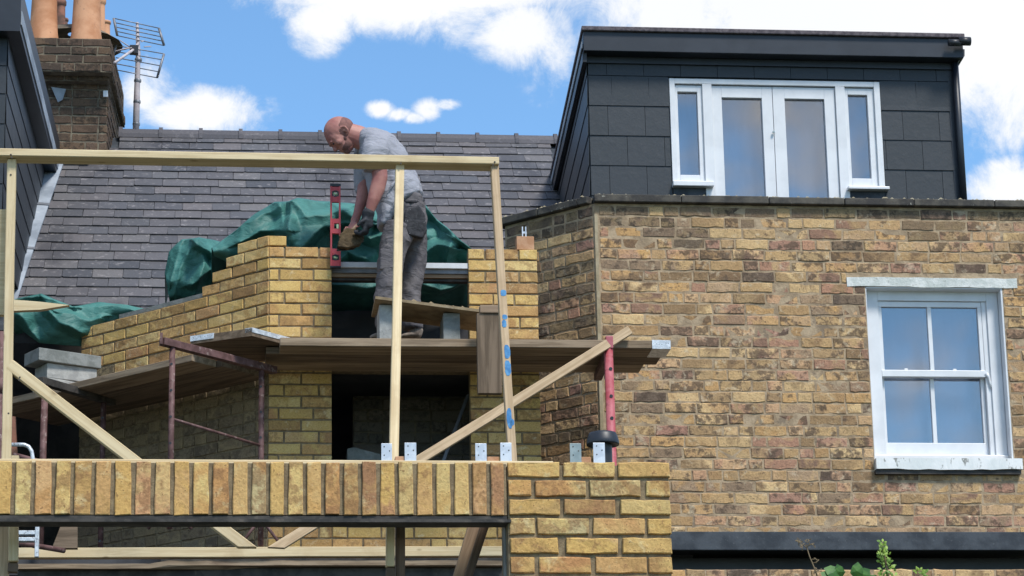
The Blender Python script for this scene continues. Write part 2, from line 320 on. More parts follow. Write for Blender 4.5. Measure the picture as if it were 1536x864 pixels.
# ------------------------------------------------------------------ builders
WL = {}
def tag(o, label=None, cat=None, group=None, kind=None):
    if label: o['label'] = label
    if cat: o['category'] = cat
    if group: o['group'] = group
    if kind: o['kind'] = kind
    return o
def empty(name, loc, label=None, cat=None, group=None, kind=None):
    o = bpy.data.objects.new(name, None); COL.objects.link(o); o.empty_display_size = .1
    o.location = loc; WL[o] = Vector(loc); return tag(o, label, cat, group, kind)
def link(name, me, parent, loc, rot=None):
    o = bpy.data.objects.new(name, me); COL.objects.link(o)
    loc = Vector(loc); WL[o] = loc
    if parent is not None: o.parent = parent; loc = loc - WL[parent]
    o.location = loc
    if rot is not None: o.rotation_euler = rot
    return o
def setm(me, m, smooth=False):
    me.materials.append(M[m] if isinstance(m, str) else m)
    if smooth: me.polygons.foreach_set('use_smooth', [True]*len(me.polygons))
class MB:
    def __init__(s): s.v = []; s.f = []
    def add(s, vs, fs):
        n = len(s.v); s.v += [Vector(v) for v in vs]; s.f += [tuple(i+n for i in f) for f in fs]; return s
    def box(s, a, b):
        x0, y0, z0 = a; x1, y1, z1 = b
        return s.add([(x0, y0, z0), (x1, y0, z0), (x1, y1, z0), (x0, y1, z0), (x0, y0, z1), (x1, y0, z1), (x1, y1, z1), (x0, y1, z1)],
                     [(0, 3, 2, 1), (4, 5, 6, 7), (0, 1, 5, 4), (1, 2, 6, 5), (2, 3, 7, 6), (3, 0, 4, 7)])
    def prism(s, poly, ext):
        ext = Vector(ext); n = len(poly); P = [Vector(p) for p in poly]
        nn = Vector((0, 0, 0))
        for i in range(n): nn += P[i].cross(P[(i+1) % n])
        if nn.dot(ext) > 0: P.reverse()
        # P now winds so that its own face looks away from ext
        return s.add(P + [p+ext for p in P], [tuple(range(n)), tuple(range(2*n-1, n-1, -1))] + [(i, n+i, n+(i+1) % n, (i+1) % n) for i in range(n)])
    def tube(s, pts, r, n=10, caps=True):
        pts = [Vector(p) for p in pts]; rr = r if isinstance(r, (list, tuple)) else [r]*len(pts)
        base = len(s.v); prev = None
        for i, p in enumerate(pts):
            t = (pts[min(i+1, len(pts)-1)]-pts[max(i-1, 0)]).normalized()
            if prev is None:
                a = t.orthogonal().normalized()
            else:
                a = (prev - t*prev.dot(t)).normalized()
            prev = a; b = t.cross(a)
            s.v += [p + rr[i]*(math.cos(2*math.pi*k/n)*a + math.sin(2*math.pi*k/n)*b) for k in range(n)]
        for i in range(len(pts)-1):
            for k in range(n):
                q = base+i*n; k2 = (k+1) % n
                s.f.append((q+k, q+k2, q+n+k2, q+n+k))
        if caps:
            s.f.append(tuple(base+k for k in range(n-1, -1, -1))); q = base+(len(pts)-1)*n; s.f.append(tuple(q+k for k in range(n)))
        return s
    def lathe(s, c, prof, n=20):
        base = len(s.v); c = Vector(c)
        for r, z in prof: s.v += [c+Vector((r*math.cos(2*math.pi*k/n), r*math.sin(2*math.pi*k/n), z)) for k in range(n)]
        for i in range(len(prof)-1):
            for k in range(n):
                q = base+i*n; k2 = (k+1) % n; s.f.append((q+k, q+k2, q+n+k2, q+n+k))
        return s
    def build(s, name, m, parent=None, smooth=False, bevel=0):
        lo = Vector((min(v.x for v in s.v), min(v.y for v in s.v), min(v.z for v in s.v)))
        hi = Vector((max(v.x for v in s.v), max(v.y for v in s.v), max(v.z for v in s.v)))
        c = (lo+hi)/2
        me = bpy.data.meshes.new(name); me.from_pydata([v-c for v in s.v], [], s.f); me.validate(); setm(me, m, smooth)
        o = link(name, me, parent, c)
        if bevel:
            b = o.modifiers.new('b', 'BEVEL'); b.width = bevel; b.segments = 2; b.limit_method = 'ANGLE'
        return o
def beam(name, p0, p1, w, d, m, parent=None, side=(0, 1, 0), bevel=.003, cutz=None):
    """squared timber from p0 to p1; w = width across (seen), d = depth along side. Local X runs along the wood."""
    p0 = Vector(p0); p1 = Vector(p1); L = (p1-p0).length; x = (p1-p0)/L
    y = Vector(side); y = (y-x*y.dot(x)).normalized(); z = x.cross(y)
    me = bpy.data.meshes.new(name); b = MB()
    nseg = max(2, int(L/.4)); vs = []
    for i in range(nseg+1):
        t = -L/2+L*i/nseg; jy = R.uniform(-.0015, .0015); jz = R.uniform(-.0015, .0015)
        vs += [(t, -d/2+jy, -w/2+jz), (t, d/2+jy, -w/2+jz), (t, d/2+jy, w/2+jz), (t, -d/2+jy, w/2+jz)]
    if cutz is not None:
        vs = vs[:-4]+[((cutz-p1.z-y.z*vy-z.z*vz)/x.z+L/2, vy, vz) for _, vy, vz in vs[-4:]]
    fs = [(3, 2, 1, 0), tuple(nseg*4+k for k in range(4))]
    for i in range(nseg):
        for k in range(4):
            k2 = (k+1) % 4; fs.append((i*4+k, i*4+k2, i*4+4+k2, i*4+4+k))
    me.from_pydata(vs, [], fs); setm(me, m)
    o = link(name, me, parent, (p0+p1)/2, Matrix((x, y, z)).transposed().to_euler())
    if bevel:
        bv = o.modifiers.new('b', 'BEVEL'); bv.width = bevel; bv.segments = 1; bv.limit_method = 'ANGLE'
    return o
def bx(name, a, b, m, parent=None, bevel=0): return MB().box(a, b).build(name, m, parent, bevel=bevel)
def tb(name, pts, r, m, parent=None, n=10): return MB().tube(pts, r, n).build(name, m, parent, smooth=True)

def clip(poly, a, b, c):     # keep a*x+b*y+c >= 0
    out = []
    for i in range(len(poly)):
        p, q = poly[i], poly[(i+1) % len(poly)]
        dp = a*p[0]+b*p[1]+c; dq = a*q[0]+b*q[1]+c
        if dp >= 0: out.append(p)
        if (dp >= 0) != (dq >= 0):
            t = dp/(dp-dq); out.append((p[0]+t*(q[0]-p[0]), p[1]+t*(q[1]-p[1])))
    return out
def cliphull(poly, hull):
    for i in range(len(hull)):
        (x0, y0), (x1, y1) = hull[i], hull[(i+1) % len(hull)]
        poly = clip(poly, -(y1-y0), x1-x0, (y1-y0)*x0-(x1-x0)*y0)
        if len(poly) < 3: return []
    return poly

def brick_mesh(L, H, D, rough, m, seed, wavy=True):
    r = random.Random(seed)
    if rough > .0025 and L > .1: fr = (-.5, -.28, -.02, .24, .5)
    elif L > .1: fr = (-.5, -.15, .2, .5)
    else: fr = (-.5, 0, .5)
    if L < H: fr = (-.5, .5); zz = (-.5, -.2, .15, .5)
    else: zz = (-.5, .5)
    ring = []
    for f in fr: ring.append((f*L, -.5*H))
    if L < H:
        for z in zz[1:-1]: ring.append((.5*L, z*H))
    for f in reversed(fr): ring.append((f*L, .5*H))
    if L < H:
        for z in reversed(zz[1:-1]): ring.append((-.5*L, z*H))
    n = len(ring); bev = .0032 if rough < .0035 else .0042
    pt = [(x+r.uniform(-rough, rough), z+r.uniform(-rough, rough)) for x, z in ring]
    vs = []
    for x, z in pt:
        k = r.uniform(.7, 1.7)*bev
        sx = (abs(x)-k)/max(abs(x), 1e-4); sz = (abs(z)-k)/max(abs(z), 1e-4)
        ex = abs(abs(x)-L/2) < .02*L+rough+.001; ez = abs(abs(z)-H/2) < .02*H+rough+.001
        vs.append((x*(sx if ex else 1), r.uniform(-.0015, .0015), z*(sz if ez else 1)))
    vs += [(x, bev*r.uniform(.8, 1.5), z) for x, z in pt]
    vs += [(x*.98, D, z*.98) for x, z in pt]
    fs = [tuple(range(n))]
    for a in (0, n):
        for i in range(n):
            j = (i+1) % n; fs.append((a+i, a+n+i, a+n+j, a+j))
    me = bpy.data.meshes.new('brick'); me.from_pydata(vs, [], fs); setm(me, m)
    return me
BM = {}
def get_brick(L, H, m, rough, D):
    key = (round(L/.02)*.02, round(H/.01)*.01, m, round(D, 3)); k = R.randrange(8 if L > .1 else 5)
    kk = key+(k,)
    if kk not in BM: BM[kk] = (brick_mesh(key[0], key[1], D, rough, m, hash(kk) % 99991 if False else len(BM)*7+3), key[0], key[1])
    return BM[kk]

class Wall:
    """a brick face: origin o, direction u (unit, horizontal, left to right seen from outside); outward normal is u turned clockwise"""
    def __init__(s, o, u, m, rough, D=.03):
        s.o = Vector(o); s.u = Vector(u).normalized(); s.n = Vector((s.u.y, -s.u.x, 0)); s.m = m; s.rough = rough; s.D = D
        s.b = []; s.rz = math.atan2(s.u.y, s.u.x)
    def p(s, u, z, off=0): return s.o + s.u*u + Vector((0, 0, z)) + s.n*off
    def brick(s, u0, u1, z0, z1, pr=None, vis=1.0, m=None):
        s.b.append([u0, u1, z0, z1, R.uniform(-.002, .004) if pr is None else pr, vis, m or s.m])
    def uv(s, px, py):      # pixel to (u, z) on this face
        q = onplane(px, py, s.n, s.n.dot(s.o)); return (q-s.o).dot(s.u), q.z-s.o.z
    def row(s, ua, ub, z0, z1, hp=.35, L=.219, H=.106, joint=.01, start=None, skip=None, visf=None, minw=.03):
        u = ua if start is None else ua+start
        first = True
        u = ua
        while u < ub-minw:
            w = start if (first and start) else (H if R.random() < hp else L)*R.uniform(.97, 1.03)
            first = False
            if ub-(u+w) < .055: w = ub-u
            w = min(w, ub-u)
            a, b = u+joint/2, u+w-joint/2
            u += w
            if skip:
                segs = skip(a, b, (z0+z1)/2)
            else: segs = [(a, b)]
            for (c, d) in segs:
                if d-c > .02:
                    zj = R.uniform(-.002, .002)
                    s.brick(c, d, z0+joint/2+zj, z1-joint/2+zj, vis=1.0 if visf is None else visf((c+d)/2, (z0+z1)/2))
    def emit(s, parent, limit=300, bandz=None):
        bs = s.b
        for b in bs:
            c = s.p((b[0]+b[1])/2, (b[2]+b[3])/2); x, y = proj(c)
            inside = 1 if (-12 < x < 1548 and -12 < y < 876) else .001
            b.append(b[5]*inside*(b[1]-b[0])*(b[3]-b[2])/((c-CAM).length**2))
        bs.sort(key=lambda b: -b[7])
        for b in bs[:limit]:
            me, L0, H0 = get_brick(b[1]-b[0], b[3]-b[2], b[6], s.rough, s.D)
            o = link('brick', me, parent, s.p((b[0]+b[1])/2, (b[2]+b[3])/2, b[4]))
            o.rotation_euler = (0, 0, s.rz); o.scale = ((b[1]-b[0])/L0, 1, (b[3]-b[2])/H0)
            if R.random() < .5 : o.rotation_euler = (math.radians(R.uniform(-.3, .3)), math.radians(R.uniform(-.4, .4)), s.rz)
        rest = bs[limit:]
        if rest:
            mb = MB()
            for b in rest:
                me, L0, H0 = get_brick(b[1]-b[0], b[3]-b[2], b[6], s.rough, s.D)
                c = s.p((b[0]+b[1])/2, (b[2]+b[3])/2, b[4]); sx = (b[1]-b[0])/L0; sz = (b[3]-b[2])/H0
                mb.add([c+s.u*(v.co.x*sx)-s.n*v.co.y+Vector((0, 0, v.co.z*sz)) for v in me.vertices], [tuple(p.vertices) for p in me.polygons])
            tag(mb.build('smaller_bricks', s.m, parent), kind='stuff')
    def slab(s, name, u0, u1, z0, z1, front, thick, m, parent, holes=(), cuts=None):
        """flat bed behind the bricks, front face at offset `front` from the face, with rectangular holes"""
        us = sorted({u0, u1} | {h[0] for h in holes} | {h[1] for h in holes}); zs = sorted({z0, z1} | {h[2] for h in holes} | {h[3] for h in holes})
        mb = MB()
        for a, b in zip(us[:-1], us[1:]):
            run = None
            for c, d in zip(zs[:-1], zs[1:]):
                um, zm = (a+b)/2, (c+d)/2
                hole = any(h[0] < um < h[1] and h[2] < zm < h[3] for h in holes)
                if hole:
                    if run: s._cell(mb, a, b, run[0], run[1], front, thick); run = None
                else: run = (run[0], d) if run else (c, d)
            if run: s._cell(mb, a, b, run[0], run[1], front, thick)
        return mb.build(name, m, parent)
    def _cell(s, mb, a, b, c, d, front, thick):
        mb.prism([s.p(a, c, front), s.p(b, c, front), s.p(b, d, front), s.p(a, d, front)], -s.n*thick)

YW, YB, YX, YD = 18.0, 17.6, 11.1, 18.6      # old wall, new bay, front extension, dormer faces
r2 = math.sqrt(.5)

# ------------------------------------------------------------------ ground
gb = MB(); N = 24
for i in range(N+1):
    for j in range(N+1): gb.v.append(Vector((-400+800*i/N, -400+800*j/N, -.02)))
for i in range(N):
    for j in range(N): a = i*(N+1)+j; gb.f.append((a, a+N+1, a+N+2, a+1))
tag(gb.build('lawn', 'grass'), kind='structure')
tag(bx('patio', (-9, 9.5, -.1), (9, 17.2, .03), 'paving'), kind='structure')

# ================================================================== OLD HOUSE (right)
house = empty('brick_house', (5, YW, 0), 'weathered stock brick house on the right with dark tiled dormer and white sash window', 'house')
cc = at(891.5, 305, YW)                    # top of the splayed corner
face = Wall((cc.x, YW, 0), (1, 0, 0), 'old_brick', .0042, .03)
ztop = cc.z
zbot = at(1200, 797, YW).z
URT = face.uv(1600, 500)[0]
# window hole
wl = face.uv(1305, 560)[0]; wr = face.uv(1512, 560)[0]
wt = face.uv(1400, 431)[1]; wb = face.uv(1400, 689)[1]
ltL = face.uv(1270, 422)[0]; ltR = face.uv(1525, 422)[0]; ltT = face.uv(1400, 417)[1]; ltB = face.uv(1400, 431)[1]
siL = face.uv(1312, 697)[0]; siR = face.uv(1531, 697)[0]; siT = face.uv(1420, 689.5)[1]; siB = face.uv(1420, 706)[1]
wall = empty('wall', (cc.x+2, YW, 0)); wall.parent = house; wall.location -= WL[house]
def cutout(rects):
    def f(a, b, z):
        segs = [(a, b)]
        for (l, r_, z0, z1) in rects:
            if z0 < z < z1:
                o = []
                for (c, d) in segs:
                    if d <= l or c >= r_: o.append((c, d)); continue
                    if c < l-.02: o.append((c, l-.006))
                    if d > r_+.02: o.append((r_+.006, d))
                segs = o
        return segs
    return f
CZ = .0768
def vis_face(u, z):
    x, y = proj(face.p(u, z))
    if x < 1003 and y > 690: return .05
    return 1
rows = int((ztop-zbot)/CZ)+1
sk = cutout([(wl, wr, wb-.01, wt), (ltL, ltR, ltB, ltT+.01), (siL, siR, siB-.01, siT)])
for i in range(rows):
    z1 = ztop-.012-i*CZ; z0 = z1-CZ
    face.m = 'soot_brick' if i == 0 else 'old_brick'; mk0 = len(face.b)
    face.row(.027, URT, z0, z1, hp=.27, L=.228, joint=.010, start=(.12, .2, .07, .16)[i % 4], skip=sk, visf=vis_face)
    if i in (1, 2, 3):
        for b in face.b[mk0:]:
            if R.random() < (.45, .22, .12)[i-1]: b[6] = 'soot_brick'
face.m = 'old_brick'
face.slab('mortar_bed', 0.0, URT, zbot-.3, ztop, -.0022, .21, 'mortar_old', wall, holes=[(wl, wr, wb, wt)])
face.emit(wall, 300)
# splayed return going back to the left
cant = Wall((cc.x, YW, 0), (1, -1, 0), 'old_brick', .0042, .03)
cl = cant.uv(757, 350)[0]
wall2 = empty('splayed_wall', (cc.x-.5, YW+.4, 0)); wall2.parent = house; wall2.location -= WL[house]
for i in range(rows+2):
    z1 = ztop-.012-i*CZ
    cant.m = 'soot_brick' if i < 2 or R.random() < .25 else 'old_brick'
    cant.row(cl+.01, -.014, z1-CZ, z1, hp=.4, joint=.011, start=(.2, .1, .15, .07)[i % 4])
cant.b = [b for b in cant.b if 300 < proj(cant.p((b[0]+b[1])/2, (b[2]+b[3])/2))[1] < 720]
cant.slab('mortar_bed', cl, 0, zbot-.3, ztop, -.004, .21, 'mortar_old', wall2)
cant.emit(wall2)
mb = MB().prism([Vector((cc.x-.006, YW+.02, zbot)), Vector((cc.x-.002, YW-.004, zbot)), Vector((cc.x+.018, YW-.006, zbot)), Vector((cc.x+.024, YW+.01, zbot))], (0, 0, ztop-zbot-.08))
mb.build('corner_mortar_joint', 'mortar_corner', house)
# coping stones along both faces
cp = ztop+.002; th = .052
u = -.005; k = 0
while u < URT:
    w = R.uniform(.42, .62)
    mb = MB().prism([face.p(u, cp, .045), face.p(u+w-.004, cp, .045), face.p(u+w-.004, cp, -.24), face.p(u, cp, -.24)], (0, 0, th+R.uniform(-.003, .004)))
    mb.build('coping_stone', 'coping', house, bevel=.006); u += w
u = cl-.06
while u < -.06:
    w = min(R.uniform(.3, .4), -u-.03)
    mb = MB().prism([cant.p(u, cp, .04), cant.p(u+w-.004, cp, .04), cant.p(u+w-.004, cp, -.2), cant.p(u, cp, -.2)], (0, 0, th+R.uniform(-.003, .004)))
    mb.build('coping_stone', 'coping', house, bevel=.006); u += w
# moss and lichen crumbs along the coping top
mb = MB()
for i in range(150):
    on = R.random() < .8
    W_ = face if on else cant
    u = R.uniform(0, URT) if on else R.uniform(cl, 0)
    c = W_.p(u, cp+th, R.uniform(.0, .04)); s_ = R.uniform(.004, .011)
    mb.add([c+Vector((-s_*1.6, 0, 0)), c+Vector((s_*1.6, 0, 0)), c+Vector((0, s_, 0)), c+Vector((0, 0, s_))], [(0, 1, 3), (1, 2, 3), (2, 0, 3)])
tag(mb.build('lichen', 'mortar_pale', house), kind='stuff')
# lintel and stone sill
lin = MB(); nseg = 14
top = []; bot = []
for i in range(nseg+1):
    t = ltL+(ltR-ltL)*i/nseg; bot.append(face.p(t, ltB+R.uniform(-.004, .004), .006)); top.append(face.p(t, ltT+R.uniform(-.003, .003), .006))
lin.prism(bot+top[::-1], (0, .12, 0)).build('window_lintel', 'stone_white', house)
sl_ = MB()
top = []; bot = []
for i in range(nseg+1):
    t = siL+(siR-siL)*i/nseg; bot.append(face.p(t, siB+R.uniform(-.005, .004), .05)); top.append(face.p(t, siT, .05))
sl_.prism(bot+top[::-1], (0, .15, 0)).build('window_sill', 'white_dirty', house)
bx('sill_shadow_strip', (cc.x+siL-.004, YW-.035, siB-.03), (cc.x+siR-.01, YW+.1, siB-.004), 'steel_dark', house)  # dark strip standing in for the shadow under the sill
# sash window
sw = empty('sash_window', (cc.x+(wl+wr)/2, YW+.1, wb)); sw.parent = house; sw.location -= WL[house]
X0, X1 = cc.x+wl, cc.x+wr; Z0, Z1 = wb, wt
YF = YW+.105
xa = at(1304+17, 562, YF).x; 
def XF(px, py=562, Y=YF): return at(px, py, Y).x
def ZF(px, py, Y=YF): return at(px, py, Y).z
gx = [XF(1326.7), XF(1396.3), XF(1402.2), XF(1472.5)]
# box frame
fL, fR, fT = X0+.004, X1-.004, ZF(1400, 441)
bx('frame', (X0, YF-.02, Z0), (gx[0]-.022, YF+.06, Z1), 'white', sw, .003)
bx('frame', (gx[3]+.06, YF-.02, Z0), (X1-.014, YF+.06, Z1), 'white', sw, .003)
bx('frame', (gx[0]-.022, YF-.02, ZF(1400, 452.5)), (gx[3]+.06, YF+.06, Z1), 'white', sw, .003)
bx('frame', (gx[3]+.026, YF-.005, Z0), (gx[3]+.06, YF+.06, ZF(1400, 452.5)), 'white', sw, .002)
# reveal linings
bx('reveal_lining', (X0-.006, YW+.004, Z0), (X0+.006, YF+.05, Z1), 'white', sw)
bx('reveal_lining', (X1-.012, YW+.004, Z0), (X1+.004, YF+.05, Z1), 'white', sw)
bx('reveal_lining', (X0, YW+.004, Z1-.006), (X1-.012, YF+.05, Z1+.006), 'white', sw)
# upper sash (in front)
yu = YF-.004
zt, zm, zm2, zb2 = ZF(1395, 461), ZF(1400, 556), ZF(1400, 566), ZF(1400, 663)
upsash = empty('upper_sash', ((gx[0]+gx[3])/2, yu, zm)); upsash.parent = sw; upsash.location -= WL[sw]
losash = empty('lower_sash', ((gx[0]+gx[3])/2, yu, zb2)); losash.parent = sw; losash.location -= WL[sw]
# thing > part > sub-part only: sashes are plain parts
for e in (upsash, losash): bpy.data.objects.remove(e)
bx('sash_rail', (gx[0]-.02, yu, zt), (gx[3]+.024, yu+.035, ZF(1400, 453)), 'white', sw, .002)
bx('sash_stile', (gx[0]-.02, yu, zm), (gx[0]+.003, yu+.035, zt), 'white', sw, .002)
bx('sash_stile', (gx[3]-.002, yu, zm), (gx[3]+.024, yu+.035, zt), 'white', sw, .002)
bx('sash_rail', (gx[0]-.02, yu-.012, zm2), (gx[3]+.024, yu+.035, zm), 'white', sw, .003)
bx('glazing_bar', (gx[1], yu+.003, zm), (gx[2], yu+.033, zt), 'white', sw, .002)
bx('pane', (gx[0], yu+.018, zm), (gx[1], yu+.022, zt), 'glass', sw)
bx('pane', (gx[2], yu+.018, zm), (gx[3], yu+.022, zt), 'glass', sw)
yl = YF+.03; Z2 = ZF(1400, 684)
bx('sash_rail', (gx[0]-.01, yl, Z2), (gx[3]+.024, yl+.035, zb2), 'white', sw, .002)
bx('sash_stile', (gx[0]-.02, yl, zb2), (gx[0]+.004, yl+.035, zm2), 'white', sw, .002)
bx('sash_stile', (gx[3]-.002, yl, zb2), (gx[3]+.024, yl+.035, zm2), 'white', sw, .002)
bx('glazing_bar', (gx[1], yl+.003, zb2), (gx[2], yl+.033, zm2), 'white', sw, .002)
bx('pane', (gx[0], yl+.018, zb2), (gx[1], yl+.022, zm2), 'glass', sw)
bx('pane', (gx[2], yl+.018, zb2), (gx[3], yl+.022, zm2), 'glass', sw)
bx('inner_sill', (X0, YF-.04, Z0), (X1-.014, YF+.07, Z2), 'white', sw, .004)
for px in (1359, 1432):
    q = at(px, 554, yu); bx('sash_lift', (q.x-.012, yu-.006, zm), (q.x+.012, yu+.01, zm+.012), 'white', sw, .003)
q0 = at(1479, 560, yu-.01); q1 = at(1487, 582, yu-.01)
tb('sash_horn', [q0, at(1483, 566, yu-.01), at(1485, 574, yu-.01), q1], [.014, .011, .010, .007], 'white', sw, 8)
bx('net_blind', (X0-.02, YF+.12, Z0-.05), (X1+.02, YF+.125, Z1+.05), 'blind', sw)
bx('house_body', (cc.x+.3, YW+.22, -.02), (cc.x+URT, YW+.34, zbot-.3), 'render_wall', house)

# ---------------------------------------------------------------- dormer on the old house
KX = .05    # party walls run slightly off square
def skew(x, Y, Y0=YD): return x+KX*(Y-Y0)
# the roof plane, shared by the terrace
RM = .80; RY0, RZ0 = 19.72, 7.05
def roofz(Y): return RZ0+RM*(Y-RY0)
rn = Vector((0, -RM, 1)).normalized(); rd = rn.dot(Vector((0, RY0, RZ0)))
def onroof(px, py): return onplane(px, py, rn, rd)
ridge = onroof(500, 207); YR, ZR = ridge.y, ridge.z
dm = empty('dormer', (5, YD, 8)); dm.parent = house; dm.location -= WL[house]
dL = at(884.3, 200, YD).x; dR = at(1432, 200, YD).x
dzb = at(890, 300, YD).z-.08
dzt = at(1150, 80, YD).z
fz1 = at(1150, 46.5, YD-.14).z; fz0 = at(1150, 81, YD-.14).z
# window opening in it
wL, wR = at(1005.8, 200, YD).x, at(1322.2, 200, YD).x
wT = at(1160, 121.5, YD).z; wB1 = at(1040, 281, YD).z
dface = Wall((dL, YD, 0), (1, 0, 0), 'clad', 0)
dface.slab('backing', .004, dR-dL, dzb, dzt+.05, -.012, .1, 'felt', dm, holes=[(wL-dL, wR-dL, dzb-.1, wT)])
zrow = [at(885, y, YD).z for y in (68, 113.4, 158.4, 203.3, 248.3, 293.5, 338)]
def tile(poly, n, th, name='tile', m='clad', par=dm):
    MB().prism(poly, -Vector(n)*th).build(name, m, par)
TW = .268
for r_ in range(len(zrow)-1):
    z1, z0 = zrow[r_], zrow[r_+1]
    u = 0 - (TW/2 if r_ % 2 == 0 else 0)
    while u < dR-dL:
        a, b = max(u, 0)+.0015, min(u+TW, dR-dL)-.0015; u += TW
        if b-a < .02: continue
        zz1 = min(z1, dzt+.03)
        for (c, d) in cutout([(wL-dL, wR-dL, -99, wT)])(a, b, (z0+zz1)/2 if zz1 < wT+.2 else (z0+zz1)/2):
            pr = R.uniform(0, .0016)
            P = [(c, z0+.001), (d, z0+.001), (d, zz1-.001), (c, zz1-.001)]
            if z0 < wT < zz1 and d > wL-dL and c < wR-dL: P = [(c, wT+.004), (d, wT+.004), (d, zz1-.001), (c, zz1-.001)]
            # lower edge proud of the row beneath (lapped)
            q = [Vector((dL+x, YD-.006-pr - (.006 if i < 2 else 0), z)) for i, (x, z) in enumerate(P)]
            MB().prism(q, (0, .008, 0)).build('tile', 'clad', dm)
# rows that straddle the window head: fill beside the window
for r_ in range(len(zrow)-1):
    z1, z0 = zrow[r_], zrow[r_+1]
    if z0 < wT < z1:
        for (a, b) in ((0, wL-dL), (wR-dL, dR-dL)):
            u = a
            while u < b-.01:
                e = min(u+TW*(.62 if u == a and a == 0 else 1), b)
                MB().prism([Vector((dL+u+.0015, YD-.0125, z0+.001)), Vector((dL+e-.0015, YD-.0125, z0+.001)), Vector((dL+e-.0015, YD-.0125, wT+.002)), Vector((dL+u+.0015, YD-.0125, wT+.002))], (0, .01, 0)).build('tile', 'clad', dm)
                u = e
# left cheek, running back to the roof
def cheek(xc, par, tag_, sgn, zb, zt, rows_, off=0.0):
    """vertical cheek through (xc, YD) along (KX,1); s = distance back. clipped by the roof plane; tile rows follow rows_"""
    dvec = Vector((KX, 1, 0)).normalized(); n = Vector((-dvec.y, dvec.x, 0))*(1 if sgn < 0 else -1)
    o = Vector((xc, YD+off, 0))
    smax = 6.0
    ends = lambda s, z: z - roofz(YD+off+dvec.y*s)
    # keep z >= roofz  -> z - (RZ0+RM*(YD+off-RY0)) - RM*dy*s >= 0
    c0 = -(RZ0+RM*(YD+off-RY0)); ca, cb = -RM*dvec.y, 1
    def P(s, z, k=0): return o+dvec*s+Vector((0, 0, z))+n*k
    base = clip([(0, zb), (smax, zb), (smax, zt), (0, zt)], ca, cb, c0)
    MB().prism([P(s, z) for s, z in base], -n*.06).build('cheek_board', 'felt', par)
    for r_ in range(len(rows_)-1):
        z1, z0 = min(rows_[r_], zt), rows_[r_+1]; u = -(TW/2 if r_ % 2 else 0)
        while u < smax:
            a, b = max(u, 0)+.0015, u+TW-.0015; u += TW
            poly = clip([(a, z0+.001), (b, z0+.001), (b, z1-.001), (a, z1-.001)], ca, cb, c0)
            if len(poly) >= 3:
                MB().prism([P(s, z, .012 if z < z0+.01 else .006) for s, z in poly], -n*.004).build('tile', 'clad', par)
    return P, dvec, n
P_, dv, nn = cheek(dL, dm, 'l', -1, dzb, dzt+.02, zrow)
# roof slab with fascia; verge runs back to the ridge
depth = (YR-YD)+.15
def slabpoly(x0, x1, y0, y1): return [Vector((skew(x0, y0), y0, 0)), Vector((skew(x1, y0), y0, 0)), Vector((skew(x1, y1), y1, 0)), Vector((skew(x0, y1), y1, 0))]
xo0, xo1 = at(876.5, 60, YD-.14).x, at(1446, 70, YD-.14).x
MB().prism([v+Vector((0, 0, fz0)) for v in slabpoly(xo0, xo1, YD-.14, YR+.3)], (0, 0, fz1-fz0-.03)).build('fascia', 'fascia', dm, bevel=.004)
MB().prism([v+Vector((0, 0, fz1-.03)) for v in slabpoly(xo0-.012, xo1+.012, YD-.165, YR+.32)], (0, 0, .034)).build('felt_roof_edge', 'felt_edge', dm, bevel=.006)
MB().prism([v+Vector((0, 0, fz0-.05)) for v in slabpoly(dL-.02, dR+.02, YD-.03, YR+.2)], (0, 0, .048)).build('soffit_board', 'fascia', dm)
# pale verge trim strip along the left edge
p0 = Vector((xo0-.016, YD-.12, fz0+.05)); p1 = Vector((skew(xo0, YR)-.016, YR, fz0+.05))
beam('verge_trim', p0, p1, .05, .008, 'lead', dm, side=(1, 0, 0), bevel=0)
beam('verge_board', p0+Vector((.02, .02, -.085)), p1+Vector((.02, 0, -.085)), .07, .03, 'black', dm, side=(1, 0, 0), bevel=0)
# gutter end and downpipe
q = at(1451, 62, YD-.2); tb('gutter_end', [q+Vector((-.06, 0, 0)), q+Vector((.022, 0, 0))], .032, 'black', dm, 12)
tb('gutter', [q+Vector((-.14, .0, -.012)), q+Vector((-.05, 0, -.012))], .026, 'black', dm, 12)
q = at(1452, 84, YD-.1); MB().prism([at(1438, 92, YD-.1), at(1438, 72, YD-.1), at(1447, 74, YD-.1), at(1447, 84, YD-.1)], (0, .1, 0)).build('gutter_bracket', 'black', dm)
pa, pb = at(1432.5, 72, YD-.05), at(1444.5, 302, YD-.05); xm = (pa.x+pb.x)/2
tb('downpipe', [(xm, YD-.05, pa.z), (xm, YD-.05, pb.z-.1)], .024, 'fascia', dm, 12)
bx('corner_trim', (dR-.03, YD-.012, dzb), (dR+.04, YD+.05, dzt), 'fascia', dm)
beam('right_cheek', (dR+.0, YD+.02, (dzb+dzt)/2), (skew(dR, YR), YR, (dzb+dzt)/2), dzt-dzb, .06, 'felt', dm, side=(1, 0, 0), bevel=0)
# dormer window
dw = empty('dormer_window', ((wL+wR)/2, YD, wB1)); dw.parent = house; dw.location -= WL[house]
yf = YD-.022
def DX(px, py): return at(px, py, yf).x
def DZ(px, py): return at(px, py, yf).z
LX = lambda zx, zy: DX(980+zx/4.085, 100+zy/4.085)     # from the enlarged view
LZ = lambda zx, zy: DZ(980+zx/4.085, 100+zy/4.085)
xs = [wL, LX(141, 400), LX(310, 400), LX(378-10, 400), LX(1128, 400), LX(1186, 400), LX(1366, 400), wR]
zTop = wT; zH = LZ(700, 118)
zBb = LZ(240, 712); zDoor = dzb
bx('frame', (xs[0], yf, zBb), (xs[1], yf+.07, zTop), 'white', dw, .003)
bx('frame', (xs[6], yf, zBb-.02), (xs[7], yf+.07, zTop), 'white', dw, .003)
bx('frame', (xs[1], yf+.002, LZ(700, 112)), (xs[6], yf+.07, zTop), 'white', dw, .003)
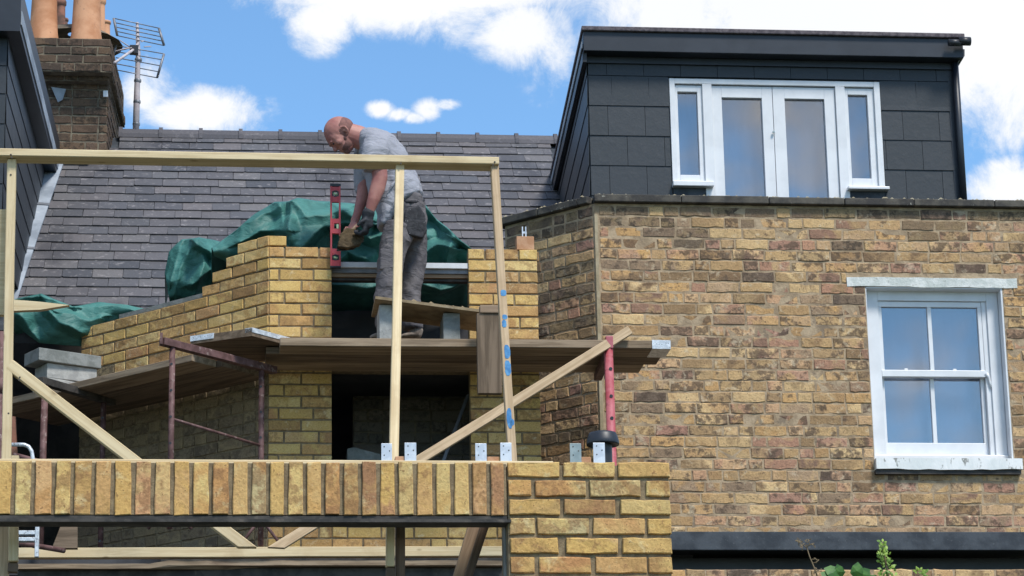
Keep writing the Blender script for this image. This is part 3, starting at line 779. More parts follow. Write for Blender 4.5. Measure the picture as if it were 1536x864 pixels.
bx('frame', (xs[2], yf+.001, zDoor), (xs[3], yf+.07, LZ(700, 112)-.001), 'white', dw, .003)
bx('frame', (xs[4], yf+.001, zDoor), (xs[5], yf+.07, LZ(700, 112)-.001), 'white', dw, .003)
def leaf(x0, x1, z0, z1, g0, g1, gz0, gz1, y, t=.045):
    bx('sash_stile', (x0, y, z0), (g0, y+t, z1), 'white', dw, .002); bx('sash_stile', (g1, y, z0), (x1, y+t, z1), 'white', dw, .002)
    bx('sash_rail', (g0, y, gz1), (g1, y+t, z1), 'white', dw, .002); bx('sash_rail', (g0, y, z0), (g1, y+t, gz0), 'white', dw, .002)
    bx('pane', (g0, y+.028, gz0), (g1, y+.033, gz1), 'glass', dw)
zh = LZ(700, 118)
yy = yf+.02
leaf(xs[1], xs[2], zBb, zh, LX(159, 400), LX(281, 400), LZ(230, 658), LZ(210, 147), yy)
leaf(xs[5], xs[6], zBb-.015, zh, LX(1207, 400), LX(1327, 400), LZ(1285, 680), LZ(1250, 166), yy)
xm_ = LX(743, 400)
leaf(xs[3]+.002, xm_-.002, zDoor, zh, LX(430, 400), LX(677, 400), zDoor+.06, LZ(540, 184), yy)
leaf(xm_+.002, xs[4]-.002, zDoor, zh, LX(817, 400), LX(1061, 400), zDoor+.06, LZ(925, 191), yy)
bx('frame_sill', (wL-.005, yf-.05, LZ(240, 742)), (LX(366, 728), yf+.06, zBb), 'white', dw, .004)
bx('frame_sill', (LX(1186, 745), yf-.05, LZ(1315, 762)), (wR+.02, yf+.06, zBb-.02), 'white', dw, .004)
bx('apron_panel', (wL+.004, yf+.005, dzb), (xs[2], YD+.03, LZ(240, 742)-.002), 'felt', dw)
bx('apron_panel', (xs[5], yf+.005, dzb), (wR, YD+.03, LZ(1315, 762)-.002), 'felt', dw)
q = at(1160.5, 198, yf); bx('door_catch', (q.x-.008, yf-.004, q.z-.006), (q.x+.008, yf+.01, q.z+.006), 'zinc_dull', dw)
bx('net_blind', (wL-.02, YD+.13, dzb-.05), (wR+.02, YD+.135, wT+.04), 'blind', dw)

# ================================================================== MIDDLE HOUSE: slated roof
mid = empty('slated_terrace_house', (0, 20, 0), 'terraced house with old purple grey slate roof and ridge tiles behind the bricklayer', 'house')
roof = empty('roof', (0, 20.5, 7.5)); roof.parent = mid; roof.location -= WL[mid]
rv = Vector((0, 1, RM)).normalized()       # up the slope
Ls = math.sqrt(1+RM*RM)
e0 = onroof(300, 475)
def rp(x, s, k=0): return Vector((x, e0.y, e0.z))+rv*s+rn*k
smax = (YR-e0.y)*Ls
bl = onroof(20, 462); tl = onroof(96, 243)
# roof deck
cxl = bl.x; cxr = skew(dL, YR)
MB().prism([rp(cxl-.3, -.2, -.03), rp(3.4, -.2, -.03), rp(3.4, smax, -.03), rp(-2.2, smax, -.03)], -rn*.1).build('roof_deck', 'felt', roof)
nrow = 22; g = smax/nrow
def lim(s):
    Y = e0.y+rv.y*s
    t = (Y-bl.y)/(tl.y-bl.y)
    return bl.x+(tl.x-bl.x)*t, skew(dL, Y)-.0
SL = []
for r_ in range(nrow):
    s0 = r_*g; x = -3+(.115 if r_ % 2 else 0)+R.uniform(-.015, .015); a0, a1 = lim(s0+g/2)
    if r_ > nrow-3: a0 = onroof(178, 222).x
    while x < 3.6:
        w = .226+R.choice((0, 0, 0, -.02, .012))+R.uniform(-.008, .008); xa_, xb_ = max(x, a0), min(x+w, a1); x += w
        if xb_-xa_ > .03:
            cxx, cyy = proj(rp((xa_+xb_)/2, s0+g/2))
            hid = (cxx > 757 and cyy > 330) or (370 < cxx < 600 and cyy > 325) or (cyy > 395 and cxx > 260) or cxx > 850 or (600 < cxx < 700 and cyy > 365)
            if cxx > 900: continue
            SL.append(((0 if hid else 1)*(xb_-xa_)/(cyy+900), xa_, xb_, s0))
SL.sort(key=lambda t: -t[0])
def slate_mesh(w, gg, seed):
    r_ = random.Random(seed); t = .007
    # proud lower edge, tucked under the next course; small chips on the lower corners
    c1, c2 = r_.choice((0, 0, .006, .012)), r_.choice((0, 0, .005, .01))
    pts = [(-w/2+c1, -.01, .012), (w/2-c2, -.01+r_.uniform(-.002, .002), .012), (w/2, -.01+c2, .012), (w/2, gg+.01, .001), (-w/2, gg+.01, .001), (-w/2, -.01+c1, .012)]
    vs = pts+[(x, y, z-t) for x, y, z in pts]; n = 6
    me = bpy.data.meshes.new('slate'); me.from_pydata(vs, [], [tuple(range(n)), tuple(range(2*n-1, n-1, -1))]+[(i, n+i, n+(i+1) % n, (i+1) % n) for i in range(n)])
    setm(me, 'slate'); return me
SM = [slate_mesh(.224, g, i) for i in range(8)]
ang = math.atan(RM)
for it in SL[:300]:
    _, a, b, s0 = it
    o = link('slate', SM[R.randrange(8)], roof, rp((a+b)/2, s0, R.uniform(0, .003)))
    o.rotation_euler = (ang+R.uniform(-.008, .004), R.uniform(-.008, .008), R.uniform(-.012, .012)); o.location += rv*R.uniform(-.006, .006); o.scale = ((b-a-.003)/.224, 1, 1)
mb = MB()
for it in SL[300:]:
    _, a, b, s0 = it; me = SM[R.randrange(8)]; k = (b-a-.003)/.224
    mb.add([rp((a+b)/2+v.co.x*k, s0+v.co.y, v.co.z) for v in me.vertices], [tuple(p.vertices) for p in me.polygons])
if mb.v: tag(mb.build('smaller_slates', 'slate', roof), kind='stuff')
# ridge tiles with collars
xr = onroof(181, 200).x; xe = skew(dL, YR)+.1
while xr < xe:
    w = .335
    pts = []
    tile_ = MB()
    n = 8
    for k in range(2):
        for i in range(n+1):
            a = math.pi*i/n; tile_.v.append(Vector((xr+k*(w-.003), YR+.075*math.cos(a), ZR-.045+.095*math.sin(a))))
    for i in range(n): tile_.f.append((i, n+1+i, n+2+i, i+1))
    tile_.f.append(tuple(range(n, -1, -1))); tile_.f.append(tuple(range(n+1, 2*n+2)))
    tile_.build('ridge_tile', 'ridge', roof)
    col = MB()
    for k in range(2):
        for i in range(n+1):
            a = math.pi*i/n; col.v.append(Vector((xr-.014+k*.032, YR+.082*math.cos(a), ZR-.045+.113*math.sin(a))))
    for i in range(n): col.f.append((i, n+1+i, n+2+i, i+1))
    col.f.append(tuple(range(n, -1, -1))); col.f.append(tuple(range(n+1, 2*n+2)))
    col.build('ridge_collar', 'ridge', roof)
    xr += w
# flashing strip beside the left dormer
fl = onroof(30, 462); f2 = onroof(88, 244)
def rk(px, py, k): q = onroof(px, py); return q+rn*k
MB().prism([rk(-8, 466, .03), rk(22, 466, .03), rk(60, 350, .03), rk(97, 244, .03), rk(66, 244, .03), rk(32, 350, .03)], -rn*.015).build('lead_flashing', 'lead', roof)
for yy_, xx_ in ((310, 66), (376, 44)):
    MB().prism([rk(xx_-16, yy_-1, .036), rk(xx_+9, yy_+1, .036), rk(xx_+8, yy_+4, .036), rk(xx_-17, yy_+2, .036)], -rn*.004).build('flashing_lap', 'grey_steel', roof)
# front and rear solid volume below the roof
for nm, x0, x1 in (('rear_wall_left', -3.2, -1.62),):
    pass

# ---------------------------------------------------------------- chimney
YC = 21.9
ch = empty('chimney_stack', (-1.3, YC, 8), 'dark sooty brick chimney with oversailing courses and clay pots at the top left', 'chimney')
def cx(px, py, Y=YC): return at(px, py, Y)
def chim_layer(pxl, pxr, y0, y1, yf_off, nrows, side=True):
    zt_, zb_ = cx(110, y0, YC+yf_off).z, cx(110, y1, YC+yf_off).z
    xl, xr_ = cx(pxl, (y0+y1)/2, YC+yf_off).x, cx(pxr, (y0+y1)/2, YC+yf_off).x
    W_ = Wall((xl, YC+yf_off, 0), (1, 0, 0), 'dark_brick', .004, .03)
    hh = (zt_-zb_)/nrows
    for i in range(nrows):
        W_.row(0, xr_-xl, zt_-(i+1)*hh, zt_-i*hh, hp=.25, L=.215, H=.105, joint=.011, start=(.2, .1)[i % 2])
    W_.emit(ch)
    dd = 1.4
    MB().prism([Vector((xl+.006, YC+yf_off+.006, zb_)), Vector((xr_-.006, YC+yf_off+.006, zb_)), Vector((xr_-.006+KX*dd, YC+yf_off+dd, zb_)), Vector((xl+KX*dd, YC+yf_off+dd, zb_))], (0, 0, zt_-zb_-.002)).build('stack_core', 'mortar_dark', ch)
    W2 = Wall((xr_, YC+yf_off, 0), (KX, 1, 0), 'dark_brick', .004, .03)
    for i in range(nrows):
        W2.row(0, 1.35, zt_-(i+1)*hh, zt_-i*hh, hp=.25, L=.215, H=.105, joint=.011, start=(.1, .2)[i % 2])
    W2.emit(ch)
chim_layer(48, 166, 57, 94, -.17, 3)
chim_layer(56, 168, 94, 107, -.20, 1)
chim_layer(60, 163, 107, 121, -.09, 1)
chim_layer(70, 161, 121, 252, 0.0, 10)
def pot(px, pyb, pyt, pr, Y, m, tall=None, rim=True):
    c = at(px, pyb, Y); zt_ = at(px, pyt, Y).z - c.z; r_ = pr/(FPX/((c-CAM).dot(fw)))
    prof = [(r_*1.12, -.05), (r_*1.12, .02), (r_*1.06, .06), (r_*.98, zt_*.4), (r_*.9, zt_*.8)]
    if rim: prof += [(r_*.9, zt_*.86), (r_*1.1, zt_*.88), (r_*1.12, zt_*.97), (r_*1.02, zt_), (r_*.78, zt_), (r_*.76, zt_*.5)]
    else: prof += [(r_*.86, zt_), (r_*.7, zt_)]
    MB().lathe(c, prof, 24).build('chimney_pot', m, ch, smooth=True)
pot(65, 60, -42, 20, YC+.05, 'terracotta'); pot(129, 61, -60, 21, YC+.05, 'terracotta')
pot(90, 58, 1, 7.5, YC+.75, 'terra_dark'); pot(96, 60, 28, 5.5, YC+1.2, 'terra_dark')
pot(150, 62, -2, 7, YC+.7, 'terracotta'); pot(158, 64, 32, 7, YC+.95, 'terracotta'); pot(164, 70, 57, 6, YC+1.2, 'terracotta')
MB().lathe(at(110, 60, YC+.5), [(.42, -.05), (.3, .03), (.05, .05)], 16).build('mortar_flaunching', 'mortar_dark', ch)
# small grey vent plates on the stack
a = at(86, 144, YC-.04); MB().prism([at(77, 131, YC-.012), at(99, 134, YC-.012), at(94, 150, YC-.012), at(87, 154, YC-.012)], (0, -.01, 0)).build('lead_patch', 'lead', ch)
MB().prism([at(155, 137, YC-.02), at(162, 137, YC-.02), at(162, 146, YC-.02), at(155, 146, YC-.02)], (0, -.02, 0)).build('white_vent', 'white', ch)

# timber offcut at the foot of the chimney
o = beam('timber_offcut', onroof(74, 247)+rn*.06, onroof(135, 248)+rn*.06, .04, .06, 'pine')
tag(o, 'short pale timber batten lying on slates at the chimney foot', 'batten')

# ---------------------------------------------------------------- aerial
YA = YR
ae_ = empty('tv_aerial', at(205, 197, YA), 'rake style television aerial with two wire grids on a pink grey mast beside the chimney', 'aerial')
def Pz(zx, zy, Y=YA): return at(zx/3.84, zy/3.84, Y)
tb('mast', [Pz(782, 790), Pz(787, 600), Pz(796, 300), Pz(790, 130)], [.028, .027, .02, .012], 'mast', ae_)
for zy, zx in ((345, 797), (465, 793), (587, 789), (715, 785)):
    c = Pz(zx, zy); MB().lathe(c, [(.03, -.012), (.032, 0), (.03, .012)], 12).build('clamp', 'aerial', ae_)
for (L0, L1, R0, R1, n) in (((655, 105), (675, 205), (915, 162), (945, 262), 5), ((670, 262), (655, 330), (945, 310), (905, 448), 5)):
    for i in range(n):
        t = i/(n-1)
        if L0[1] > 200: a = (668+10*t*0, 262+140*t); 
        else: a = (L0[0]+(L1[0]-L0[0])*t, L0[1]+(L1[1]-L0[1])*t)
        b = (R0[0]+(R1[0]-R0[0])*t, R0[1]+(R1[1]-R0[1])*t)
        tb('grid_rod', [Pz(*a, YA-.08), Pz(*b, YA+.05)], .0045, 'aerial', ae_, 6)
    tb('grid_end_bar', [Pz(R0[0], R0[1], YA+.05), Pz(R1[0], R1[1], YA+.05)], .011, 'aerial', ae_, 6)
    if L0[1] < 200: tb('grid_end_bar', [Pz(*L0, YA-.08), Pz(*L1, YA-.08)], .011, 'aerial', ae_, 6)
    else: tb('grid_end_bar', [Pz(668, 258, YA-.08), Pz(655, 315, YA-.08)], .011, 'aerial', ae_, 6)
tb('boom', [Pz(800, 245), Pz(770, 285, YA-.25), Pz(660, 362, YA-.9)], .012, 'mast', ae_, 8)
q = Pz(772, 288, YA-.25); bx('junction_box', (q.x-.035, q.y-.03, q.z-.035), (q.x+.035, q.y+.03, q.z+.035), 'black', ae_)
for a, b in (((690, 232), (750, 272)), ((665, 295), (760, 270)), ((760, 275), (690, 290)), ((830, 270), (870, 268)), ((815, 240), (830, 235))):
    tb('director_rod', [Pz(*a, YA-.3), Pz(*b, YA-.25)], .005, 'mast', ae_, 6)

# ================================================================== LEFT HOUSE DORMER
lh = empty('dark_tiled_dormer', (-2, YD, 8), 'dark tile clad roof dormer with sloping cheek at the left edge beside the chimney', 'dormer')
lx = at(9, 130, YD).x
lzb, lzt = at(5, 360, YD).z, at(10, 40, YD).z
Wl = Wall((lx-2, YD, 0), (1, 0, 0), 'clad', 0)
Wl.slab('backing', 0, 2, lzb, lzt, -.012, .1, 'felt', lh)
lrows = [at(8, y, YD).z for y in (13, 58, 99, 141, 186, 231, 276, 321, 366)]
for r_ in range(len(lrows)-1):
    z1, z0 = lrows[r_], lrows[r_+1]; u = 2+(TW/2 if r_ % 2 else 0)
    while u > 1.2:
        a, b = u-TW, min(u, 2); u -= TW
        if b-a > .02: MB().prism([Wl.p(a+.0015, z0+.001, .012), Wl.p(b-.0015, z0+.001, .012), Wl.p(b-.0015, z1-.001, .006), Wl.p(a+.0015, z1-.001, .006)], (0, .008, 0)).build('tile', 'clad', lh)
# cheek through the corner down to the roof line
qa, qb = onroof(0, 462), onroof(70, 246)
dvl = Vector((qb.x-lx, qb.y-YD, 0)); 
kxl = dvl.x/dvl.y
dl = Vector((kxl, 1, 0)).normalized(); nl = Vector((dl.y, -dl.x, 0))
c0 = -(RZ0+RM*(YD-RY0)); ca, cb = -RM*dl.y, 1
def PL(s, z, k=0): return Vector((lx, YD, 0))+dl*s+Vector((0, 0, z))+nl*k
base = clip([(0, lzb), (5, lzb), (5, lzt), (0, lzt)], ca, cb, c0)
MB().prism([PL(s, z) for s, z in base], -nl*.06).build('cheek_board', 'felt', lh)
for r_ in range(len(lrows)-1):
    z1, z0 = min(lrows[r_], lzt), lrows[r_+1]; u = -(TW/2 if r_ % 2 else 0)
    while u < 5:
        a, b = max(u, 0)+.0015, u+TW-.0015; u += TW
        poly = clip([(a, z0+.001), (b, z0+.001), (b, z1-.001), (a, z1-.001)], ca, cb, c0)
        if len(poly) >= 3: MB().prism([PL(s, z, .012 if z < z0+.01 else .006) for s, z in poly], -nl*.004).build('tile', 'clad', lh)
# overhanging roof edge
oz0, oz1 = at(18, 48, YD-.12).z, at(18, -20, YD-.12).z
ovp = [Vector((lx-2, YD-.14, oz0)), PL(-.14, oz0, .10), PL(3.3, oz0, .10), Vector((lx-2, YD+3.3, oz0))]
MB().prism(ovp, (0, 0, oz1-oz0)).build('fascia', 'fascia', lh)
beam('verge_trim', PL(-.13, oz0+.1, .105), PL(3.2, oz0+.1, .105), .10, .008, 'lead', lh, side=nl, bevel=0)

# ================================================================== NEW BAY WALL (being built)
bay = empty('unfinished_bay_wall', (0, YB, 3), 'new yellow stock brick bay wall stepped at its left end around the bricklayer opening', 'brick wall')
ca_ = at(403, 369.5, YB)
bf = Wall((ca_.x, YB, 0), (1, 0, 0), 'new_brick', .0017, .03)
bz = ca_.z; g2 = bf.uv(450, 369.5)[1]-bf.uv(450, 386.6)[1]
g2 = (bf.uv(450, 369.5)[1]-bf.uv(450, 472.3)[1])/6
zt0 = bf.uv(450, 369.5)[1]
u1 = bf.uv(497.4, 520)[0]; u2 = bf.uv(704.5, 520)[0]; u3 = bf.uv(808, 500)[0]
zlow = bf.uv(450, 822)[1]
opU = (bf.uv(600, 394)[1], bf.uv(600, 512)[1])       # upper opening, top and foot
opL = (bf.uv(600, 556)[1], bf.uv(600, 700)[1])
nr = int((zt0-zlow)/g2)+1
patA = [(.066+.01, .215, .115), (.20, .01, .215), (.07, .215, .11)]
for i in range(nr):
    z1 = zt0-i*g2; z0 = z1-g2
    # left pier
    if i % 2 == 0: cuts = [0, .105, .33, u1]
    else: cuts = [0, .215, u1]
    if i % 4 == 2: cuts = [0, .07, .295, u1]
    for a, b in zip(cuts[:-1], cuts[1:]): bf.brick(a+.006, b-(.006 if b < u1 else 0), z0+.006, z1-.006, vis=1 if z1 > opU[1] else .6)
    w = u3-u2
    cuts = [u2, u2+.11, u2+.335, u3] if i % 2 == 0 else [u2, u2+.225, u3]
    if i % 5 == 4: cuts = [u2, u2+.16, u2+.30, u3]
    for a, b in zip(cuts[:-1], cuts[1:]):
        if b-a > .03: bf.brick(a+(.006 if a > u2 else 0), b-(.006 if b < u3 else 0), z0+.006, z1-.006, vis=1 if z1 > opU[1] else .6)
    if z1 < opL[1]+.03:      # below the lower opening
        bf.row(u1, u2, z0, z1, hp=.3, joint=.012, start=(.1, .2)[i % 2])
bedL = bf.slab('mortar_bed', 0.0, u3-.004, zlow, zt0-.012, -.007, .1, 'mortar_new', bay, holes=[(u1, u2, opL[1], zt0-.012)])
# spandrel between the openings, hidden behind the boards
for i in range(nr):
    z1 = zt0-i*g2; z0 = z1-g2
    if opL[0] < z0 and z1 < opU[1]: bf.row(u1, u2, z0, z1, hp=.3, joint=.012)
bf.slab('mortar_bed', u1, u2, opL[0], opU[1], -.008, .1, 'mortar_new', bay)
# extra corner brick standing above the top course
bf.brick(.004, .115, zt0+.004, zt0+.07, pr=0)
bf.emit(bay)
# canted left part
bc = Wall((ca_.x, YB, 0), (1, -1, 0), 'new_brick', .0017, .03)
uL = bc.uv(121, 510)[0]
lefts = {-1: bc.uv(355, 370)[0], 0: bc.uv(338.5, 385)[0], 1: bc.uv(318, 405)[0], 2: bc.uv(302, 430)[0]}
for i in range(-1, nr):
    z1 = zt0-i*g2; z0 = z1-g2; l = lefts.get(i, uL)
    u = 0; k = 0
    while u > l+.05:
        w = .225 if not (k == 0 and i % 2 == 1) else .11
        if i > 5 and R.random() < .25: w = .11
        if u-w < l+.06: w = u-l
        y_ = proj(bc.p(u-w/2, z0))[1]
        bc.brick(u-w+.006, u-.006+(.004 if k == 0 else 0), z0+.006, z1-.006, vis=1 if y_ < 560 else .6, m='new_brick' if y_ < (566-(403-proj(bc.p(u-w/2, z0))[0])*.02) else 'shaded_brick')  # courses below the platform carry its shade in a darker brick colour
        u -= w; k += 1
bc.emit(bay)
mbb = MB()
for i in range(-1, nr):
    z1 = zt0-i*g2; z0 = z1-g2; l = lefts.get(i, uL)
    bc._cell(mbb, l+.006, -.004, z0, z1-(.012 if i < 3 else 0), -.007, .1)
mbb.build('mortar_bed', 'mortar_new', bay)
# thin grey wall plate laid on the low part, and slip of slate
pz = zt0-3*g2
MB().prism([bc.p(uL+.35, pz+.004, -.03), bc.p(lefts[2]+.25, pz+.004, -.03), bc.p(lefts[2]+.25, pz+.004, -.14), bc.p(uL+.35, pz+.004, -.14)], (0, 0, .035)).build('grey_wall_plate', 'concrete_dark', bay)
# lintel over the upper opening
lz = opU[0]
def YZ(y): return bf.uv(600, y)[1]
bx('lintel_top_strip', (ca_.x+u1, YB+.012, YZ(401)), (ca_.x+u2, YB+.1, YZ(393)), 'sill_metal', bay, .002)
bx('lintel_steel', (ca_.x+u1, YB+.035, YZ(407.5)), (ca_.x+u2, YB+.13, YZ(401)-.002), 'grey_steel', bay)
bx('lintel_board', (ca_.x+u1, YB+.05, YZ(413)), (ca_.x+u2, YB+.13, YZ(407.5)-.002), 'old_timber_mid', bay)
bx('lintel_black_strip', (ca_.x+u1, YB+.07, YZ(417)), (ca_.x+u2, YB+.13, YZ(413)-.002), 'steel_dark', bay)  # narrow black strip along the foot of the lintel
# steel beam under the whole bay
bx('steel_beam', (bc.p(uL, 0).x+.6, YB+.01, zlow-.12), (ca_.x+u3, YB+.11, zlow-.003), 'steel_dark', bay)
# loose orange brick and strap on the right pier
ob = empty('loose_brick', at(788, 370, YB), 'loose orange brick end standing on top of the right brick pier', 'brick')
q0 = at(775, 369, YB+.02); q1 = at(801, 354.5, YB+.02)
bx('brick_body', (q0.x, YB+.02, bf.p(0, zt0).z+.001), (q1.x, YB+.12, q1.z), 'orange_brick', ob, .004)
stp = empty('wall_tie', at(787, 354, YB+.05), 'small bright metal wall tie upright on the loose orange brick', 'wall tie')
for px in (784, 789):
    bx('tie_leg', (at(px-1, 350, YB+.05).x, YB+.05, q1.z+.001), (at(px+.6, 350, YB+.05).x, YB+.053, at(px, 340, YB+.05).z), 'zinc', stp)
bx('tie_web', (at(783, 350, YB+.05).x, YB+.054, at(787, 350, YB+.05).z), (at(790, 350, YB+.05).x, YB+.056, at(787, 347, YB+.05).z), 'zinc', stp)

# interior of the middle house: dark rooms behind the openings
rm = empty('rooms', (0, 19, 3)); rm.parent = mid; rm.location -= WL[mid]
bz0 = zlow
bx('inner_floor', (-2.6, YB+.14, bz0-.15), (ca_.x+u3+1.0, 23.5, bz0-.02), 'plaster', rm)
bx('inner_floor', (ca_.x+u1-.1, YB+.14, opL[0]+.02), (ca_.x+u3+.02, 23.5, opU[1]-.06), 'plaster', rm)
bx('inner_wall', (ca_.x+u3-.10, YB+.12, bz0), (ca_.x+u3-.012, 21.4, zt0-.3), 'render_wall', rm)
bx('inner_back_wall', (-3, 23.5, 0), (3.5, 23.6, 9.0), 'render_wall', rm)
bx('shade_panel', (ca_.x+u1-.4, 18.5, opU[1]-.06), (ca_.x+u3-.12, 18.55, at(600, 425, 18.5).z), 'plaster', rm)  # added dark panel, hides the slates and stands in for room shade
# inner return wall seen through the lower opening
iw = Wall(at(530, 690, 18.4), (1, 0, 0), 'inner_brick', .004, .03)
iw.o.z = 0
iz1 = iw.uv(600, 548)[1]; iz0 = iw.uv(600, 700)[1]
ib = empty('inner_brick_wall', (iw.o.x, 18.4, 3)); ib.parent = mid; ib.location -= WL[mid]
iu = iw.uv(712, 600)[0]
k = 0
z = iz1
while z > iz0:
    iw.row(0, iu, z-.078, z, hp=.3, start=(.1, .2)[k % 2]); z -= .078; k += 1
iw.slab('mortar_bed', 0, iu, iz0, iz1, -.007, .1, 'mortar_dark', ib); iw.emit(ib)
# rear wall to the left of the bay
lw = bc.p(uL, 0)
bx('rear_wall_left', (-4.2, lw.y+.2, at(60, 455, lw.y).z), (-2.6, lw.y+.3, at(60, 300, lw.y).z), 'render_wall', rm)
bx('left_party_wall', (-3.4, 17.3, 0), (-3.2, 23.5, 8.4), 'render_wall', rm)
def solid_between():
    pass
# piece of lighter jamb by the left stud
# ================================================================== GREEN TARPAULINS
def interp(pts, t):
    """pts list of (x,y) sampled by arc fraction"""
    d = [0]
    for a, b in zip(pts[:-1], pts[1:]): d.append(d[-1]+math.hypot(b[0]-a[0], b[1]-a[1]))
    s = t*d[-1]
    for i in range(len(pts)-1):
        if s <= d[i+1] or i == len(pts)-2:
            k = (s-d[i])/max(d[i+1]-d[i], 1e-6); k = min(max(k, 0), 1)
            return pts[i][0]+(pts[i+1][0]-pts[i][0])*k, pts[i][1]+(pts[i+1][1]-pts[i][1])*k
def ridge_n(x, y, z):
    return 1-abs(noise.noise(Vector((x, y, z))))*2.2
def facet(x, y, c, seed):
    """stiff creased sheet: random heights on a jittered lattice joined by flat triangles"""
    x = x/c+seed*3.7+.35*noise.noise(Vector((x/c*.6, y/c*.6, seed))); y = y/c*1.1+x*.35+seed
    i, j = math.floor(x), math.floor(y); fx, fy = x-i, y-j
    h = lambda a, b: (math.sin(a*127.1+b*311.7+seed*74.7)*43758.5453) % 1.0
    if fx+fy < 1: return h(i, j)+(h(i+1, j)-h(i, j))*fx+(h(i, j+1)-h(i, j))*fy
    return h(i+1, j+1)+(h(i, j+1)-h(i+1, j+1))*(1-fx)+(h(i+1, j)-h(i+1, j+1))*(1-fy)
def segd(x, y, a, b):
    dx, dy = b[0]-a[0], b[1]-a[1]; L2 = dx*dx+dy*dy
    t = ((x-a[0])*dx+(y-a[1])*dy)/L2; tc_ = min(1, max(0, t))
    d = math.hypot(x-a[0]-dx*tc_, y-a[1]-dy*tc_)
    return d, (dx*(y-a[1])-dy*(x-a[0])), t
def creases(x, y, cr):
    """pulled folds: crest height h, falling off over w1 on one side and w2 on the other"""
    v = 0
    for pts, h, w1, w2 in cr:
        best = None
        for a, b in zip(pts[:-1], pts[1:]):
            d, sd_, t = segd(x, y, a, b)
            if best is None or d < best[0]: best = (d, sd_)
        w = w2 if best[1] > 0 else w1
        k = max(0, 1-best[0]/(w*1.6)); v += h*k**1.25
    return v
def tarp(topc, botc, Y0, bulge, label, seed, nu=130, nv=66, fold=.10, back=.25, cr=()):
    mb = MB(); rows_ = []
    for j in range(nv+1):
        v = j/nv
        for i in range(nu+1):
            u = i/nu
            a, b = interp(topc, u), interp(botc, u)
            # sheet rises over the heap, then falls away behind (v<0 part)
            x = a[0]+(b[0]-a[0])*v; y = a[1]+(b[1]-a[1])*v
            f = facet(x, y, 60, seed)*.75+facet(x+30, y*1.2, 30, seed+3)*.25+noise.noise(Vector((x*.022+y*.012, y*.020-x*.006, seed)))*.55+ridge_n(x*.02-y*.012, y*.02+seed, seed*1.7)*.22
            # pulled creases
            f += .10*facet(x, y, 11, seed+7)
            xx = x+5*noise.noise(Vector((x*.04, y*.04, seed+2))); yy = y+5*noise.noise(Vector((x*.04+4, y*.04, seed+2)))
            f = f*.45+creases(xx, yy, cr)
            Y = Y0 - bulge*math.sin(math.pi*min(1, .12+v*.88)) - fold*f
            jx = 2.2*noise.noise(Vector((x*.03, y*.03, seed+5))); jy = 2.0*noise.noise(Vector((x*.03+9, y*.03, seed+8)))
            if j == 0: Y += .10
            mb.v.append(at(x+jx, y+jy, Y))
    # back skirt hanging behind the top edge
    for i in range(nu+1):
        p = mb.v[i]; mb.v.append(p+Vector((0, back, -.10)))
    for i in range(nu+1):
        p = mb.v[i]; mb.v.append(p+Vector((0, back+.1, -.16)))
    for j in range(nv):
        for i in range(nu): a = j*(nu+1)+i; mb.f.append((a, a+1, a+nu+2, a+nu+1))
    k = (nv+1)*(nu+1)
    for i in range(nu):
        mb.f.append((k+i, k+i+1, i+1, i)); mb.f.append((k+nu+1+i, k+nu+2+i, k+i+1, k+i))
    o = mb.build('tarpaulin', 'tarp', None, smooth=False)
    sm_ = o.modifiers.new('s', 'SUBSURF'); sm_.levels = 0; sm_.render_levels = 0
    so_ = o.modifiers.new('t', 'SOLIDIFY'); so_.thickness = .003
    o.data.polygons.foreach_set('use_smooth', [True]*len(o.data.polygons))
    return tag(o, label, 'tarpaulin', 'green tarpaulins behind the new brickwork')
tarp([(247, 408), (254, 378), (272, 359), (298, 355), (330, 363), (352, 372), (372, 380)], [(254, 455), (262, 455), (285, 450), (315, 438), (335, 425), (352, 410), (372, 400)], 18.75, .12, 'green tarpaulin bunched up over the stepped brickwork at left', 2.3, fold=.16, cr=[([(262, 440), (270, 402), (292, 362)], .7, 9, 20), ([(296, 366), (318, 379), (372, 384)], .75, 18, 6), ([(300, 364), (304, 400), (292, 446)], .6, 8, 18), ([(288, 424), (326, 402), (352, 390)], .5, 12, 6), ([(270, 372), (262, 392), (256, 420)], .4, 6, 10)])
tarp([(318, 372), (345, 352), (362, 338), (385, 320), (412, 303), (432, 302), (446, 298), (480, 302), (520, 304), (552, 309), (575, 318)], [(322, 384), (345, 394), (370, 398), (395, 400), (420, 402), (440, 402), (460, 402), (490, 402), (520, 402), (555, 402), (575, 402)], 18.15, .12, 'large green tarpaulin heap behind the red spirit level', 5.1, fold=.15, nu=170, nv=80, cr=[([(437, 296), (435, 330), (433, 362)], 1.0, 42, 5), ([(452, 372), (470, 350), (488, 340), (515, 334), (548, 338)], .95, 34, 8), ([(440, 302), (462, 322), (486, 326), (520, 314)], .55, 14, 9), ([(362, 342), (388, 326), (418, 308)], .5, 12, 10), ([(362, 362), (392, 346), (428, 346)], .6, 16, 6), ([(414, 303), (424, 326), (428, 350)], .5, 14, 9), ([(508, 392), (520, 376), (548, 392)], .7, 14, 7), ([(540, 345), (556, 356), (575, 352)], .7, 12, 8), ([(498, 306), (520, 322), (548, 330)], .5, 12, 8), ([(545, 306), (552, 322), (572, 334)], .5, 10, 10)])
tarp([(570, 322), (600, 305), (634, 302), (655, 328), (680, 350), (706, 372)], [(570, 402), (600, 402), (634, 402), (655, 402), (680, 402), (706, 402)], 18.2, .08, 'green tarpaulin sloping down to the right of the bricklayer', 8.4, fold=.15, cr=[([(640, 312), (668, 338), (704, 370)], 1.0, 6, 6), ([(636, 380), (655, 368), (676, 372)], .9, 9, 20), ([(678, 354), (674, 372), (670, 396)], .9, 10, 14), ([(680, 356), (694, 366), (708, 376)], .8, 8, 16), ([(580, 330), (610, 345), (636, 352)], .5, 12, 12)])
